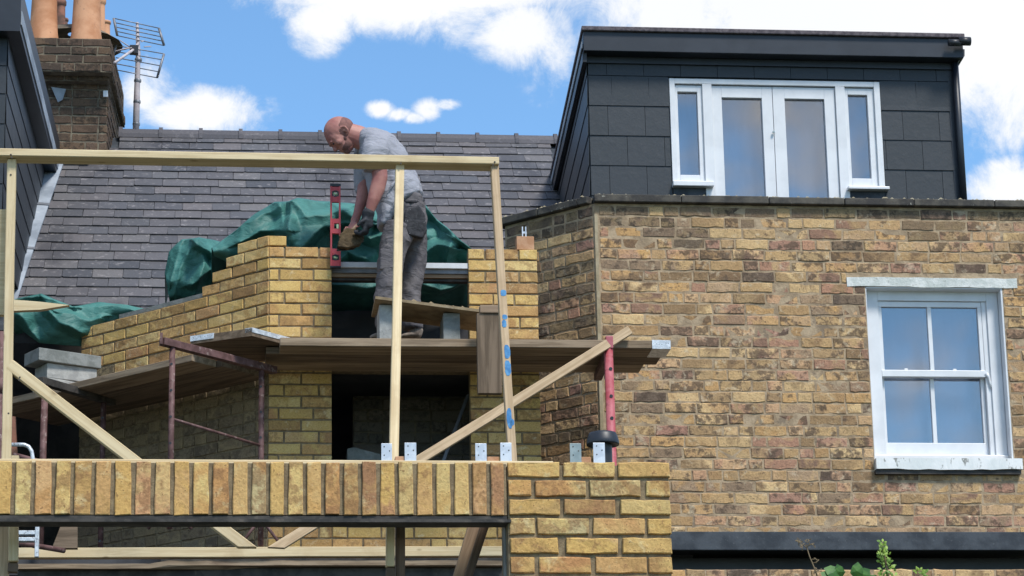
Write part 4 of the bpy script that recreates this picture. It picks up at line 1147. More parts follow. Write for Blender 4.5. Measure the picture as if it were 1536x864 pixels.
tarp([(14, 452), (40, 446), (62, 441), (80, 449), (110, 459), (150, 454), (190, 458), (222, 464)], [(14, 478), (40, 500), (58, 514), (85, 516), (120, 520), (145, 512), (190, 490), (226, 474)], 19.0, .12, 'green tarpaulin spread low over the eaves at the left end', 1.1, fold=.12, cr=[([(70, 458), (88, 482), (122, 500)], .9, 18, 8), ([(30, 449), (60, 444), (110, 460)], .7, 8, 6), ([(28, 472), (44, 492), (60, 512)], .7, 10, 12), ([(120, 462), (160, 458), (205, 466)], .6, 12, 9), ([(95, 470), (120, 480), (150, 478)], .5, 14, 8)])
tarp([(492, 412), (540, 412), (600, 412), (650, 413), (712, 412)], [(492, 438), (540, 441), (600, 436), (655, 443), (712, 420)], 18.05, .05, 'green tarpaulin hanging beneath the lintel inside the opening', 6.6, nv=20, fold=.10, cr=[([(500, 424), (540, 432), (590, 430)], .6, 8, 6), ([(630, 424), (660, 436), (700, 420)], .8, 8, 6), ([(640, 418), (670, 418), (705, 416)], .5, 5, 5)])

# ================================================================== SCAFFOLD PLATFORM
YP = 16.92
Zp = at(600, 507.5, YP).z
gp = 'scaffold boards of the working platform'
def board(poly, z1, th, m, label, cat='scaffold board', group=gp, name='scaffold_board', ends=None):
    e = empty(name, (poly[0][0], poly[0][1], z1-th), label, cat, group)
    L = max((Vector(poly[1])-Vector(poly[0])).length, (Vector(poly[2])-Vector(poly[1])).length)
    p0, p1, p2, p3 = [Vector((p[0], p[1], z1-th/2)) for p in poly]
    a, b = (p0+p3)/2, (p1+p2)/2
    w = (p3-p0).length; dd = (p1-p0).normalized()
    w = abs((p3-p0).dot(Vector((-dd.y, dd.x, 0))))
    beam('board', a, b, th, w, m, e, side=(p3-p0), bevel=.003)
    if ends:
        for k in ends:
            c = a if k == 0 else b; s_ = -1 if k == 0 else 1
            beam('end_band', c-dd*s_*.115, c+dd*s_*.004, th+.006, w+.006, 'alu', e, side=(p3-p0), bevel=.001)
    return e
def bplan(xa, xb, ya, yb): return [(xa, ya), (xb, ya), (xb, yb), (xa, yb)]
xL = atz(432, 515, Zp).x; 
xR1 = at(1005, 520, YP).x; xR2 = xR1-.02; xR3 = xR1-.10
board(bplan(at(420, 510, YP).x, xR1, YP, YP+.218), Zp, .052, 'plank', 'long front scaffold board with metal banded right end near the red pole', ends=(1,))
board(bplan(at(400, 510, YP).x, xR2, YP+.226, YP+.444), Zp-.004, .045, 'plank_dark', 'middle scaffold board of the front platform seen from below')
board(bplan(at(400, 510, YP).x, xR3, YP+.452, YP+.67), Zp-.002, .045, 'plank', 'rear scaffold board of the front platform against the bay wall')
# run along the cant
pw = bc.n
cA = bc.p(.10, 0); cB = bc.p(uL-.25, 0)
def cantboard(off0, off1, ua, ub, dz, th, m, label, ends=None):
    P0 = bc.p(ua, 0, off1); P1 = bc.p(ub, 0, off1); P2 = bc.p(ub, 0, off0); P3 = bc.p(ua, 0, off0)
    return board([(P0.x, P0.y), (P1.x, P1.y), (P2.x, P2.y), (P3.x, P3.y)], Zp+dz, th, m, label, ends=ends)
cantboard(.45, .668, uL-.22, -.02, -.055, .045, 'plank', 'outer scaffold board beside the canted wall on the left, carrying grey blocks')
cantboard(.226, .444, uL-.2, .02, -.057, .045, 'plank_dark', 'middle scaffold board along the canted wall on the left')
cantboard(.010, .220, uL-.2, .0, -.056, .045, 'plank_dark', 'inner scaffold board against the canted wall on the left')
# big corner sheet with metal edge
A = atz(286, 505, Zp+.055); B = atz(378, 492, Zp+.055); C = atz(478, 519, Zp+.055); D_ = A+C-B
csh = empty('corner_board', A, 'brown corner board with serrated metal edge lying over the platform bend', 'board')
MB().prism([A, B, C, D_], (0, 0, -.05)).build('board', 'plank_dark', csh)
nBC = (C-B).normalized(); nAB = (B-A).normalized()
MB().prism([B-nAB*.05+Vector((0, 0, .003)), B+nAB*.004+Vector((0, 0, .003)), C+nAB*.004+Vector((0, 0, .003)), C-nAB*.05+Vector((0, 0, .003))], (0, 0, -.03)).build('metal_edge', 'alu', csh)
q = A; MB().prism([A+Vector((0, 0, .003))-nBC*.004, A+nAB*.17+Vector((0, 0, .003))-nBC*.004, A+nAB*.17+nBC*.1+Vector((0, 0, .003)), A+nBC*.1+Vector((0, 0, .003))], (0, 0, -.035)).build('metal_end', 'alu', csh)
# mortar board on blocks
Zb = at(600, 447, 16.86).z
pA = at(563, 444, 16.86); pB = at(720, 464, 16.86)
mbd = empty('mortar_board', pA, 'sloping plywood mortar board raised on two grey blocks at the bricklayer feet', 'board')
MB().prism([pA, pB, pB+Vector((.02, .44, -.01)), pA+Vector((0, .44, 0))], (0, 0, -.018)).build('board', 'ply', mbd)
cr = MB()
for i in range(60):
    t = R.random()*.9+.05; c = pA+(pB-pA)*t+Vector((0, R.uniform(.01, .1), 0)); s_ = R.uniform(.006, .016)*(1.5 if .35 < t < .6 else 1)
    cr.add([c+Vector((-s_, 0, 0)), c+Vector((s_, -.3*s_, 0)), c+Vector((s_*.5, s_, 0)), c+Vector((0, .2*s_, s_*.8))], [(0, 1, 3), (1, 2, 3), (2, 0, 3)])
tag(cr.build('mortar_crumbs', 'ply', mbd), kind='stuff')
for px0, px1, lab, m in ((569, 588, 'grey concrete block on end under the left end of mortar board', 'concrete'), (665, 690, 'grey concrete block on end under the right end of mortar board', 'concrete_dark')):
    x0 = at(px0, 480, YP+.02).x; x1 = at(px1, 480, YP+.02).x
    t = (x0+x1)/2; k = (t-pA.x)/(pB.x-pA.x); zt_ = pA.z+(pB.z-pA.z)*k-.021
    o = bx('concrete_block', (x0, YP+.02, Zp+.002), (x1, YP+.30, zt_-.004), m, None, .004)
    tag(o, lab, 'block', 'concrete blocks propping the mortar board')
# upright board standing in front of the platform edge
YU = YP-.16
e = empty('upright_board', at(732, 588, YU), 'short upright brown board in front of the platform beside the blue marked stud', 'board')
u0, u1_ = at(733, 470, YU), at(733, 590, YU)
xw = at(750.5, 520, YU).x-at(714.5, 520, YU).x
beam('board', (u0.x, YU+.025, u0.z), (u0.x, YU+.025, u1_.z), xw, .05, 'plank_dark', e, bevel=.003)
bx('top_block', (u0.x-xw/2+.02, YU-.012, u0.z+.001), (u0.x+xw/2+.004, YU+.06, at(733, 458, YU).z), 'old_timber_mid', e, .004)

# trestles -----------------------------------------------------------
def leg(px0, py0, Y, zbot_, r_, m, par, holes=True, name='leg'):
    a = at(px0, py0, Y); b = Vector((a.x, Y, zbot_))
    o = tb(name, [a, b], r_, m, par, 12)
    if holes:
        n = 0; z = a.z-.07
        while z > b.z+.1 and n < 9:
            c = Vector((a.x, Y-r_-.0005, z)); MB().tube([c, c+Vector((0, .004, 0))], .009, 8).build('pin_hole', 'black', par); z -= .155; n += 1
    return a
zf_ = at(300, 822, 17.3).z
t1 = empty('steel_trestle', at(258, 690, 17.35), 'rusty purple steel trestle under the bend of the platform with angled top bar', 'trestle', 'steel trestles')
hA = at(243, 512, 16.6); hB = Vector((0, 0, 0)) 
ztr = hA.z
hB = atz(412, 556, ztr)
beam('head_bar', hA, hB, .046, .05, 'rust', t1, bevel=.002)
bx('upstand', (hA.x-.012, hA.y-.02, hA.z-.02), (hA.x+.004, hA.y+.02, hA.z+.05), 'rust', t1)
dirh = (hB-hA).normalized()
l1 = hA+dirh*.09; l2 = hA+dirh*((hB-hA).length*.88)
def vleg(P, zb, par, m='rust', r_=.0185):
    tb('leg', [(P.x, P.y, P.z-.02), (P.x, P.y, zb)], r_, m, par, 12)
    z = P.z-.13; n = 0
    while z > zb+.1 and n < 8:
        c = Vector((P.x-.004, P.y-r_-.0005, z)); MB().tube([c, c+Vector((0, .004, 0))], .008, 8).build('pin_hole', 'black', par); z -= .165; n += 1
vleg(l1, zf_, t1); vleg(l2, zf_, t1)
zc = at(265, 628, l1.y).z
tb('cross_bar', [(l1.x, l1.y, zc), (l2.x, l2.y, zc-.04)], .009, 'rust', t1, 8)
for P in (l1, l2):
    for s_ in (-1, 1): tb('foot_strut', [(P.x, P.y, zf_+.18), (P.x+s_*.13, P.y, zf_)], .010, 'rust', t1, 8)
t2 = empty('steel_trestle', at(155, 690, 18.0), 'dark steel trestle under the far left end of the platform', 'trestle', 'steel trestles')
gA = atz(60, 571, ztr); gB = atz(165, 606, ztr)
gB = atz(170, 603, ztr)
beam('head_bar', gA, gB, .05, .05, 'steel_dark', t2)
dg = (gB-gA).normalized(); vleg(gB-dg*.1, zf_, t2, 'rust')
tb('leg', [gA+dg*.05, (gA.x+dg.x*.05, gA.y, zf_)], .022, 'rust', t2, 12)
t3 = empty('steel_trestle', at(915, 690, YP-.05), 'red painted steel trestle pole at the right end of the platform', 'trestle', 'steel trestles')
YT = YP-.09
a = at(914.5, 510, YT); ab = at(921, 690, YT); xx = (a.x+ab.x)/2
tb('leg', [(a.x-.01, YT, a.z-.05), (a.x+.012, YT, 1.2)], .0285, 'red_pole', t3, 14)
bx('head_socket', (a.x-.028, YT-.03, a.z-.06), (a.x+.018, YT+.03, a.z+.02), 'red_pole', t3, .004)
for k, yy_ in enumerate((553, 594, 627)):
    c = at(916+k*.9, yy_, YT-.029); MB().tube([c+Vector((0, -.001, 0)), c+Vector((0, .01, 0))], .011, 10).build('pin_hole', 'black', t3)
beam('head_bar', (a.x+.0, YT+.02, Zp-.085), (a.x+.02, YB-.05, Zp-.085), .05, .05, 'rust', t3)
p5 = empty('steel_prop', at(2, 690, 15.6), 'reddish steel prop at the far left edge behind the pine stud', 'prop')
a = at(2.5, 498, 15.6); tb('tube', [a, (a.x-.01, 15.6, 1.5)], .024, 'rust', p5, 12)
tb('collar', [a+Vector((0, 0, -.28)), a+Vector((0, 0, -.36))], .03, 'rust', p5, 12)

# blocks on the left platform
def skewbox(name, pts4, h, m, lab, cat='block', group='grey blocks stacked on the left platform end'):
    o = MB().prism(pts4, (0, 0, h)).build(name, m, None, bevel=.004); return tag(o, lab, cat, group)
bz_ = Zp-.055+.002
def b4(pxs, z): return [atz(x, y, z) for x, y in pxs]
c0_ = atz(56, 566, bz_)
def blk(cx_, cy_, l, w, rot, z, h, m, lab):
    c, s_ = math.cos(rot), math.sin(rot)
    P = [Vector((cx_+c*a-s_*b, cy_+s_*a+c*b, z)) for a, b in ((-l/2, -w/2), (l/2, -w/2), (l/2, w/2), (-l/2, w/2))]
    return skewbox('concrete_block', P, h, m, lab)
qb = at(92, 560, 18.25)
hb = .062
blk(qb.x+.02, 18.25, .36, .20, .55, bz_, .068, 'concrete', 'lowest pale grey block on the left platform end')
blk(qb.x+.03, 18.25, .36, .20, .48, bz_+.070, .10, 'concrete', 'middle pale grey block on the left platform end')
blk(qb.x+.01, 18.22, .46, .22, .52, bz_+.172, .085, 'concrete_dark', 'top darker grey slab overhanging the pale blocks on the left platform')

# ================================================================== FRONT EXTENSION
# soldier course
sc_ = empty('brick_lintel_course', (0, YX, 3), 'row of upright soldier bricks on a black steel lintel across the front', 'brick lintel')
zT = at(380, 692.5, YX).z; zB = at(380, 773, YX).z
sw_ = Wall((0, YX, 0), (1, 0, 0), 'front_brick', .0026, .06)
joints = [77, 191, 308, 418, 539, 651, 768, 880, 992, 1102, 1215, 1330, 1438]   # enlarged px x4 (left view)
jx = [j/3.84 for j in joints]
jx2 = [380+j/3.84 for j in (86, 190, 298, 404, 510, 616, 720, 826, 932, 1043, 1147, 1253, 1357, 1455)]
edges = [-12, ]+jx+[400.5-0]*0+jx2
edges = [-10]+jx+jx2
for a, b in zip(edges[:-1], edges[1:]):
    xa_ = at(a, 730, YX).x; xb_ = at(b, 730, YX).x
    sw_.brick(xa_+.0092, xb_-.0092, zB+R.uniform(0, .004), zT+R.uniform(-.002, .0005), pr=R.uniform(-.001, .005))
sw_.emit(sc_)
xE = at(760, 730, YX).x
sw_.slab('mortar_bed', at(-12, 730, YX).x, xE, zB+.004, zT-.004, -.010, .09, 'mortar_new', sc_)
sz = at(380, 783, YX-.01).z
bx('steel_lintel', (at(-12, 780, YX).x, YX-.012, sz), (xE+.015, YX+.1, sz+.012), 'steel_dark', sc_)
bx('steel_lintel_web', (at(-12, 780, YX).x, YX+.004, sz+.012), (xE, YX+.012, zB-.001), 'steel_dark', sc_)
# inner leaf timber plate behind/above
ztp = at(380, 689.6, YX+.105).z-.019
tp = beam('timber_plate', (at(-12, 690, YX+.13).x, YX+.15, ztp), (at(829, 690, YX+.13).x, YX+.15, ztp), .038, .09, 'pine')
tag(tp, 'pale timber wall plate lying along the top behind the upright bricks', 'timber plate')
# pier
pr_ = empty('brick_pier', (at(880, 780, YX).x, YX, 2.5), 'yellow brick pier at the front end of the soldier course', 'brick pier')
pw_ = Wall((at(761, 780, YX).x, YX, 0), (1, 0, 0), 'front_brick', .0026, .06)
def pu(zx, zy=500): return at(720+zx/3.84, 639+zy/3.84, YX).x-pw_.o.x
rowsz = [208, 304, 414, 520, 634, 745, 858, 970]
zz = [at(880, 639+y/3.84, YX).z for y in rowsz]
pat = [[(160, 455), (482, 775), (800, 1088)], [(165, 295), (318, 612), (634, 927), (957, 1094)], [(170, 462), (484, 780), (808, 1098)],
       [(170, 318), (330, 628), (652, 948), (968, 1104)], [(175, 450), (500, 795), (820, 1104)], [(178, 315), (345, 637), (666, 962), (972, 1112)], [(180, 460), (500, 800), (822, 1112)]]
xend = pu(1092, 300)
for i, rw in enumerate(pat):
    for j, (a, b) in enumerate(rw):
        ua, ub = pu(a, (rowsz[i]+rowsz[i+1])/2), pu(b, (rowsz[i]+rowsz[i+1])/2)
        if j == len(rw)-1: ub = xend
        pw_.brick(ua, ub, zz[i+1]+.008, zz[i]-.001 if i == 0 else zz[i]-.008)
i = 6; zlast = zz[7]
while zlast > 2.0:
    for a, b in zip([0, .11, .335, .56], [.11, .335, .56, xend]) if i % 2 else zip([0, .225, .45], [.225, .45, xend]): pw_.brick(a+.006, b-.006, zlast-.073, zlast-.008)
    zlast -= .08; i += 1
pw_.emit(pr_)
pw_.slab('mortar_bed', .004, xend-.004, 0, zz[0]-.012, -.010, .26, 'mortar_new', pr_)
# hanger straps
def strap(px0, px1, pyt, m, par, Y):
    x0, x1 = at(px0, 680, Y).x, at(px1, 680, Y).x; z1 = at(px0, pyt, Y).z; z0 = zT-.06
    o = bx('strap', (x0, Y, z0), (x1, Y+.003, z1), m, par, .001)
    for k in range(3):
        c = Vector(((x0+x1)/2+(.012 if k % 2 else -.010), Y-.0012, z1-.014-k*.018)); MB().tube([c, c+Vector((0, .002, 0))], .0028, 8).build('nail_hole', 'steel_dark', par)
    return o
gh = 'joist hangers standing behind the front brickwork'
YH = YX+.112
for (p0, p1, p2, p3, bk, lab, m1, m2) in ((572, 588, 607, 624.5, (593, 607), 'zinc joist hanger straps at the foot of the middle pine stud', 'zinc', 'zinc'),
                              (713, 730, 750.5, 767.5, (731, 749), 'zinc joist hanger straps at the foot of the blue marked stud', 'zinc', 'zinc'),
                              (855, 872, 890, 907.5, (872, 887), 'zinc joist hanger straps on the pier beside the black cap', 'zinc_dull', 'zinc')):
    h = empty('joist_hanger', at((p0+p3)/2, 692, YH), lab, 'joist hanger', gh)
    strap(p0, p1, 665, m1, h, YH); strap(p2, p3, 664, m2, h, YH-.004)
    x0, x1 = at(bk[0], 688, YH).x, at(bk[1], 688, YH).x
    bx('clay_packer', (x0, YH+.005, zT-.02), (x1, YH+.09, at(600, 684, YH).z), 'orange_brick', h, .002)
# black cowl
cw = at(905, 690, 11.75)
cwz = empty('vent_pipe', cw, 'black plastic vent pipe with mushroom cap behind the front pier', 'vent')
rr_ = (931-881)/2/(FPX/((cw-CAM).dot(fw)))
zc0 = at(905, 668, 11.75).z; zc1 = at(905, 648.5, 11.75).z; hc = zc1-zc0
MB().lathe((cw.x, 11.75, zc0), [(rr_*.5, .005), (rr_*.97, 0), (rr_*1.0, .006), (rr_*.97, hc*.35), (rr_*.87, hc*.78), (rr_*.8, hc*.93), (rr_*.6, hc), (rr_*.02, hc+.001)], 28).build('cap', 'fascia', cwz, smooth=True)
MB().lathe((cw.x, 11.75, 1.5), [(rr_*.55, 0), (rr_*.55, zc0-1.5+.02)], 20).build('pipe', 'black', cwz, smooth=True)

# ---------------------------------------------------------------- timber frame
YFm = 12.3
tf = empty('pine_stud_frame', at(300, 690, YFm), 'pale pine stud frame with top rail and braces standing across the front of the bay', 'timber frame')
def W(px, py, Y=YFm): return at(px, py, Y)
def pw2(npx, Y=YFm): return npx/(FPX/((at(400, 500, Y)-CAM).dot(fw)))
# top rail: shallow face, deep underside
beam('top_rail', W(-20, 233), W(747, 246), pw2(11.5), .115, 'pine', tf)
beam('stud', W(18, 240), W(9, 700), pw2(13.5), .045, 'pine', tf)
a_, b_ = W(600, 247, YFm-.02), W(588.5, 800, YFm-.02)
beam('stud', W(599.5, 247.5), W(590, 700, YFm-.55), pw2(13.2), .05, 'pine', tf)
beam('stud', W(741, 241), W(768.5, 700, YFm-.45), pw2(12.2), .05, 'pine_brown', tf)
beam('brace', W(14, 548), W(376, 826), pw2(17), .045, 'pine', tf, cutz=W(372, 822).z)
beam('stud', W(14.5, 700, YFm+.2), W(20.5, 840, YFm+.2), pw2(13), .05, 'pine', tf)
def nails(px, py, Y, n=2, d=5):
    for k in range(n):
        c = at(px+R.uniform(-2, 2), py+k*d, Y); MB().tube([c, c+Vector((0, .003, 0))], .0045, 8).build('nail_head', 'steel_dark', tf)
nails(600, 239, YFm-.0585, 2, 6); nails(741, 243, YFm-.0585, 2, 4); nails(16, 232, YFm-.0585, 2, 4); nails(16, 262, YFm-.024, 1); nails(30, 566, YFm-.024, 2, 4); nails(12, 620, YFm-.024, 1)
# blue paint marks on the right stud
s0 = W(741, 241); s1 = W(768.5, 700, YFm-.45)
sd = (s1-s0).normalized(); sy = Vector((0, 1, 0)); sy = (sy-sd*sy.dot(sd)).normalized(); sx_ = sd.cross(sy)
def mark(py0, py1, x0=-1, x1=1):
    t0 = (py0-241)/(700-241); t1_ = (py1-241)/(700-241); hw = pw2(12.2)/2
    L = (s1-s0).length
    c0__ = s0+sd*L*t0-sy*.0265; c1__ = s0+sd*L*t1_-sy*.0265
    sgn = 1 if sx_.x > 0 else -1
    n = 7; A_ = []; B_ = []
    for i in range(n+1):
        t = i/n; c = c0__+(c1__-c0__)*t; tp_ = min(1, 3*min(t, 1-t)+.45)
        A_.append(c+sx_*sgn*hw*(x0*tp_+R.uniform(-.06, .06))); B_.append(c+sx_*sgn*hw*(x1*tp_+R.uniform(-.06, .06)))
    MB().prism(A_+B_[::-1], sy*.0012).build('paint_mark', 'blue_paint', tf)
mark(447, 456, -.5, .9); mark(484, 491, -.4, .8); mark(492, 503, -.6, .5); mark(529, 549, -.4, .96); mark(552, 574, -.5, .9); mark(621, 650, -.8, .4)
mark(636, 646, .0, .9)
# long prop across to the scaffold
pr2 = beam('timber_prop', at(944, 496, YP-.035), at(408, 826, 15.9), .057, .04, 'pine_brown', cutz=at(400, 822, 15.9).z)
tag(pr2, 'long diagonal pine prop running from the red pole down to the left', 'prop')
# timbers below the lintel
st2 = empty('lower_stud', W(590, 790, YX+.35), 'pale and dark doubled timber post under the front steel lintel', 'timber post')
beam('pale_post', W(586.5, 700, YX+.3), W(585.5, 851, YX+.3), pw2(12.5, YX+.3), .05, 'pine', st2)
beam('dark_post', W(600, 770, YX+.34), W(600, 900, YX+.34), pw2(13, YX+.3), .09, 'old_timber', st2)
beam('dark_foot', W(585.5, 853, YX+.3), W(585.5, 900, YX+.3), pw2(12.5, YX+.3), .05, 'old_timber', st2)
rk_ = empty('raking_timber', W(700, 864, YX+.4), 'wide brown raking timber with dark edge under the lintel near the pier', 'timber')
beam('face_timber', W(717, 775, YX+.45), W(680, 900, YX+.45), pw2(21, YX+.4), .05, 'old_timber_mid', rk_)
beam('dark_edge_timber', W(731, 775, YX+.40), W(691, 900, YX+.40), pw2(12, YX+.4), .09, 'old_timber', rk_)
lp = empty('corner_post', W(14, 820, YX+.3), 'doubled pale pine post under the lintel at the lower left corner', 'timber post')
beam('front_post', W(20.5, 778, YX+.25), W(20.5, 843, YX+.25), pw2(14, YX+.2), .045, 'pine', lp)
beam('rear_post', W(4, 778, YX+.3), W(4, 900, YX+.3), pw2(18, YX+.3), .045, 'pine_brown', lp)
beam('dark_end', W(20, 845, YX+.27), W(19, 859, YX+.27), pw2(14, YX+.2), .045, 'old_timber', lp)
jm = bx('jamb_strip', (xE+.0, YX+.1, 1.8), (xE+.018, YX+.2, sz), 'concrete_dark'); tag(jm, 'thin grey strip down the left side of the brick pier', 'jamb')
# ledger and deck edge
YG = 17.25
lg = beam('ledger', at(26, 830.5, YG), at(757, 828, YG), .062, .07, 'pine'); tag(lg, 'long horizontal pine ledger below the bay wall brickwork', 'ledger')
dk = empty('plywood_deck', at(300, 842, YG), 'ragged brown plywood deck edge under the pine ledger', 'deck')
zk = at(400, 838, YG).z
xx0, xx1 = at(26, 840, YG).x, at(755, 840, YG).x
e1 = []; n = 26
for i in range(n+1):
    x = xx0+(xx1-xx0)*i/n; e1.append(Vector((x, YG-.02+R.uniform(-.006, .006), zk-.045-(.02 if i < 8 else 0))))
MB().prism(e1+[Vector((xx1, YG+.3, e1[-1].z)), Vector((xx0, YG+.3, e1[0].z))], (0, 0, .03)).build('deck_board', 'plank', dk)
bx('deck_bearer', (xx0, YG+.05, zk-.11), (xx1, YG+.12, zk-.05), 'steel_dark', dk)
# ground floor beyond, interior shade put into its dark colours
bx('ground_floor_ceiling', (-3.1, YG+.3, zk-.25), (ca_.x+u3, 23.4, zk-.12), 'plaster', rm)
bx('ground_back_wall', (-3.1, 21.5, 0), (3, 21.6, zk-.26), 'render_wall', rm)
bx('void_shade_board', (-3.1, YG+.03, zk-.55), (ca_.x+u3, YG+.1, zk-.12), 'black', rm)  # black board in place of the unlit void under the deck

# odds and ends, left side
ls = bx('upright_board', (at(-8, 400, 12.34).x, 12.34, at(0, 472, 12.34).z), (at(9.5, 400, 12.34).x, 12.38, at(0, 314, 12.34).z), 'pine'); tag(ls, 'pale upright board at the extreme left edge behind the stud', 'board')
mbx = MB().prism([at(-10, 448, 17.4), at(22, 449.5, 17.4), at(60, 452.5, 17.4), at(104, 457.5, 17.4), at(60, 464.5, 17.4), at(22, 466, 17.4), at(-10, 463.5, 17.4)], (0, .05, 0))
tag(mbx.build('pointed_timber', 'pine'), 'pale timber with tapered tip lying on the green tarpaulin at left', 'timber')
# ladder
ld = empty('aluminium_ladder', at(40, 800, 15.5), 'bright aluminium ladder with curved top hoop behind the lintel at left', 'ladder')
YL = 15.5
tb('top_hoop', [at(16, 667, YL), at(36, 667, YL), at(43, 670, YL), at(47.5, 677, YL), at(49.5, 690, YL), at(52, 740, YL), at(54, 760, YL)], .0115, 'alu', ld, 10)
bx('stile', (at(52.5, 800, YL).x, YL, at(50, 835, YL).z), (at(58.5, 800, YL).x, YL+.05, at(50, 760, YL).z), 'alu', ld, .003)
bx('stile', (at(10, 800, YL).x, YL, at(10, 835, YL).z), (at(16, 800, YL).x, YL+.05, at(10, 760, YL).z), 'alu', ld, .003)
for py in (798, 808): 
    z = at(40, py, YL).z; bx('tread', (at(12, 800, YL).x, YL+.005, z-.012), (at(53, 800, YL).x, YL+.06, z+.010), 'alu', ld, .002)
lb = MB().prism([at(78, 822, 17.0), at(92, 786, 17.0), at(96, 784, 17.0), at(116, 789, 17.0), at(116, 822, 17.0)], (0, .06, 0)); tag(lb.build('leaning_board', 'plank_dark'), 'dark brown board leaning on the deck at the lower left', 'board')
sp = empty('splayed_strut', at(60, 815, 16.6), 'purple steel strut sloping behind the ladder', 'strut'); tb('tube', [at(26, 814, 16.6), at(96, 826, 16.9)], .016, 'rust', sp)
sp2 = empty('splayed_strut', at(40, 685, 16.9), 'dark red steel strut sloping behind the soldier bricks at left', 'strut'); tb('tube', [at(20, 682, 16.9), at(72, 696, 16.9)], .016, 'rust', sp2)
nbx = bx('timber_packer', (at(17, 688, 12.2).x, 12.2, at(20, 694, 12.2).z), (at(28, 688, 12.2).x, 12.25, at(20, 683, 12.2).z), 'pine'); tag(nbx, 'small pale timber packer beside the left stud foot', 'packer')
mt = empty('metal_strut', at(680, 690, 17.3), 'thin grey metal strut leaning inside the lower opening', 'strut'); beam('bar', at(664, 694, 17.75), at(702, 592, 17.95), .022, .02, 'grey_steel', mt)
pl_ = MB().prism([at(521, 694, 17.8), at(521, 673, 17.8), at(531, 671, 17.8), at(570, 681, 17.8), at(574, 694, 17.8)], (0, .2, 0)); tag(pl_.build('grey_slab', 'concrete_dark', None), 'dull grey slab lying inside the lower opening of the bay', 'slab')
mbw = MB().prism([at(-20, 620, 18.95), at(22, 612, 18.95), at(26, 700, 18.95), at(-20, 700, 18.95)], (0, .1, 0)); q = mbw.build('pinkish_jamb', 'terra_dark', rm)

# ================================================================== NEIGHBOUR'S FLAT ROOF EDGE AND GARDEN PLANTS
fr = empty('flat_roof', at(1250, 812, 17.2), 'low flat roof edge with dark grey lead fascia below the sash window', 'flat roof')
YQ = 17.45
zz1, zz0 = at(1250, 797.5, YQ).z, at(1250, 825, YQ).z
x0, x1 = at(960, 800, YQ).x, at(1600, 800, YQ).x
bx('lead_fascia', (x0, YQ, zz0), (x1, YQ+.03, zz1), 'felt', fr, .004)
bx('roof_top', (x0, YQ+.03, zz1-.06), (x1, YW+.02, zz1-.003), 'felt', fr)
bx('soffit', (x0, YQ+.03, zz0+.02), (x1, YW-.02, zz0+.04), 'black', fr)
bx('fascia_board', (x0, YQ+.28, zz0-.32), (x1, YQ+.31, zz0-.002), 'black', fr)
bx('dark_glazing', (x0, YQ+.08, 0), (x1, YQ+.11, zz0-.3), 'black', fr)
mb = MB()
for i in range(40):
    u = i/40; x = x0+(x1-x0)*u; w = (x1-x0)/40
    mb.prism([Vector((x, YW-.05, zz1-.003)), Vector((x+w-.004, YW-.05, zz1-.003)), Vector((x+w-.004, YW+.0, zz1+R.uniform(.012, .03))), Vector((x, YW, zz1+R.uniform(.012, .03)))], (0, .01, 0))
mb.build('mortar_fillet', 'mortar_pale', fr)
gw = empty('garden_wall', at(1250, 864, 14.0), 'top of a brown brick garden wall at the bottom right behind the plants', 'garden wall')
gwl = Wall((at(1000, 860, 14.0).x, 14.0, 0), (1, 0, 0), 'old_brick', .004, .05)
z1 = at(1250, 853, 14.0).z; ge = gwl.uv(1560, 860)[0]
for i in range(3): gwl.row(0, ge, z1-(i+1)*.077, z1-i*.077, hp=.2, start=(.1, .2, .15)[i])
gwl.emit(gw); gwl.slab('mortar_bed', 0, ge, 0, z1-.004, -.006, .2, 'mortar_old', gw)
# plants
def leafq(mb, c, d, l, w, bend=.25):
    d = Vector(d).normalized(); s_ = d.cross(Vector((R.uniform(-.3, .3), -1, R.uniform(-.2, .4)))).normalized(); n = s_.cross(d)
    p = [c, c+d*l*.35+s_*w*.5, c+d*l*.75+s_*w*.38-n*l*bend*.4, c+d*l-n*l*bend, c+d*l*.75-s_*w*.38-n*l*bend*.4, c+d*l*.35-s_*w*.5, c+d*l*.5-n*l*bend*.3+n*w*.12]
    mb.add(p, [(0, 1, 6), (1, 2, 6), (2, 3, 6), (3, 4, 6), (4, 5, 6), (5, 0, 6)])
YV = 13.6
sh = empty('leafy_shoot', at(1330, 864, YV), 'tall bright green leafy shoot rising in front of the black gutter', 'plant')
tb('stem', [at(1336, 905, YV), at(1332, 860, YV), at(1327, 835, YV), at(1323, 812, YV)], [.008, .006, .004, .002], 'stalk', sh, 6)
ml = MB()
for i in range(170):
    t = R.random()**.8; py = 812+t*75; hw = 3+t*13 if t < .75 else 14; px = 1323+t*12+R.uniform(-hw, hw)
    c = at(px, py, YV+R.uniform(-.04, .04)); leafq(ml, c, (R.uniform(-1, 1)*.8, R.uniform(-.6, .3), R.uniform(.2, 1)), R.uniform(.014, .027), R.uniform(.009, .015))
tag(ml.build('foliage', 'leaf', sh), kind='stuff')
sh3 = empty('leafy_shoot', at(1381, 864, YV), 'tiny bright green leaf tip to the right of the tall shoot', 'plant')
tb('stem', [at(1382, 900, YV), at(1381, 858, YV)], .003, 'stalk', sh3, 6); ml = MB()
for i in range(16): leafq(ml, at(1381+R.uniform(-7, 7), 858+R.uniform(-3, 9), YV), (R.uniform(-1, 1), -.2, R.uniform(.1, 1)), .024, .013)
tag(ml.build('foliage', 'leaf', sh3), kind='stuff')
bl_ = empty('broad_leaved_plant', at(1270, 864, YV), 'broad green leaves in front of the garden wall at bottom right', 'plant')
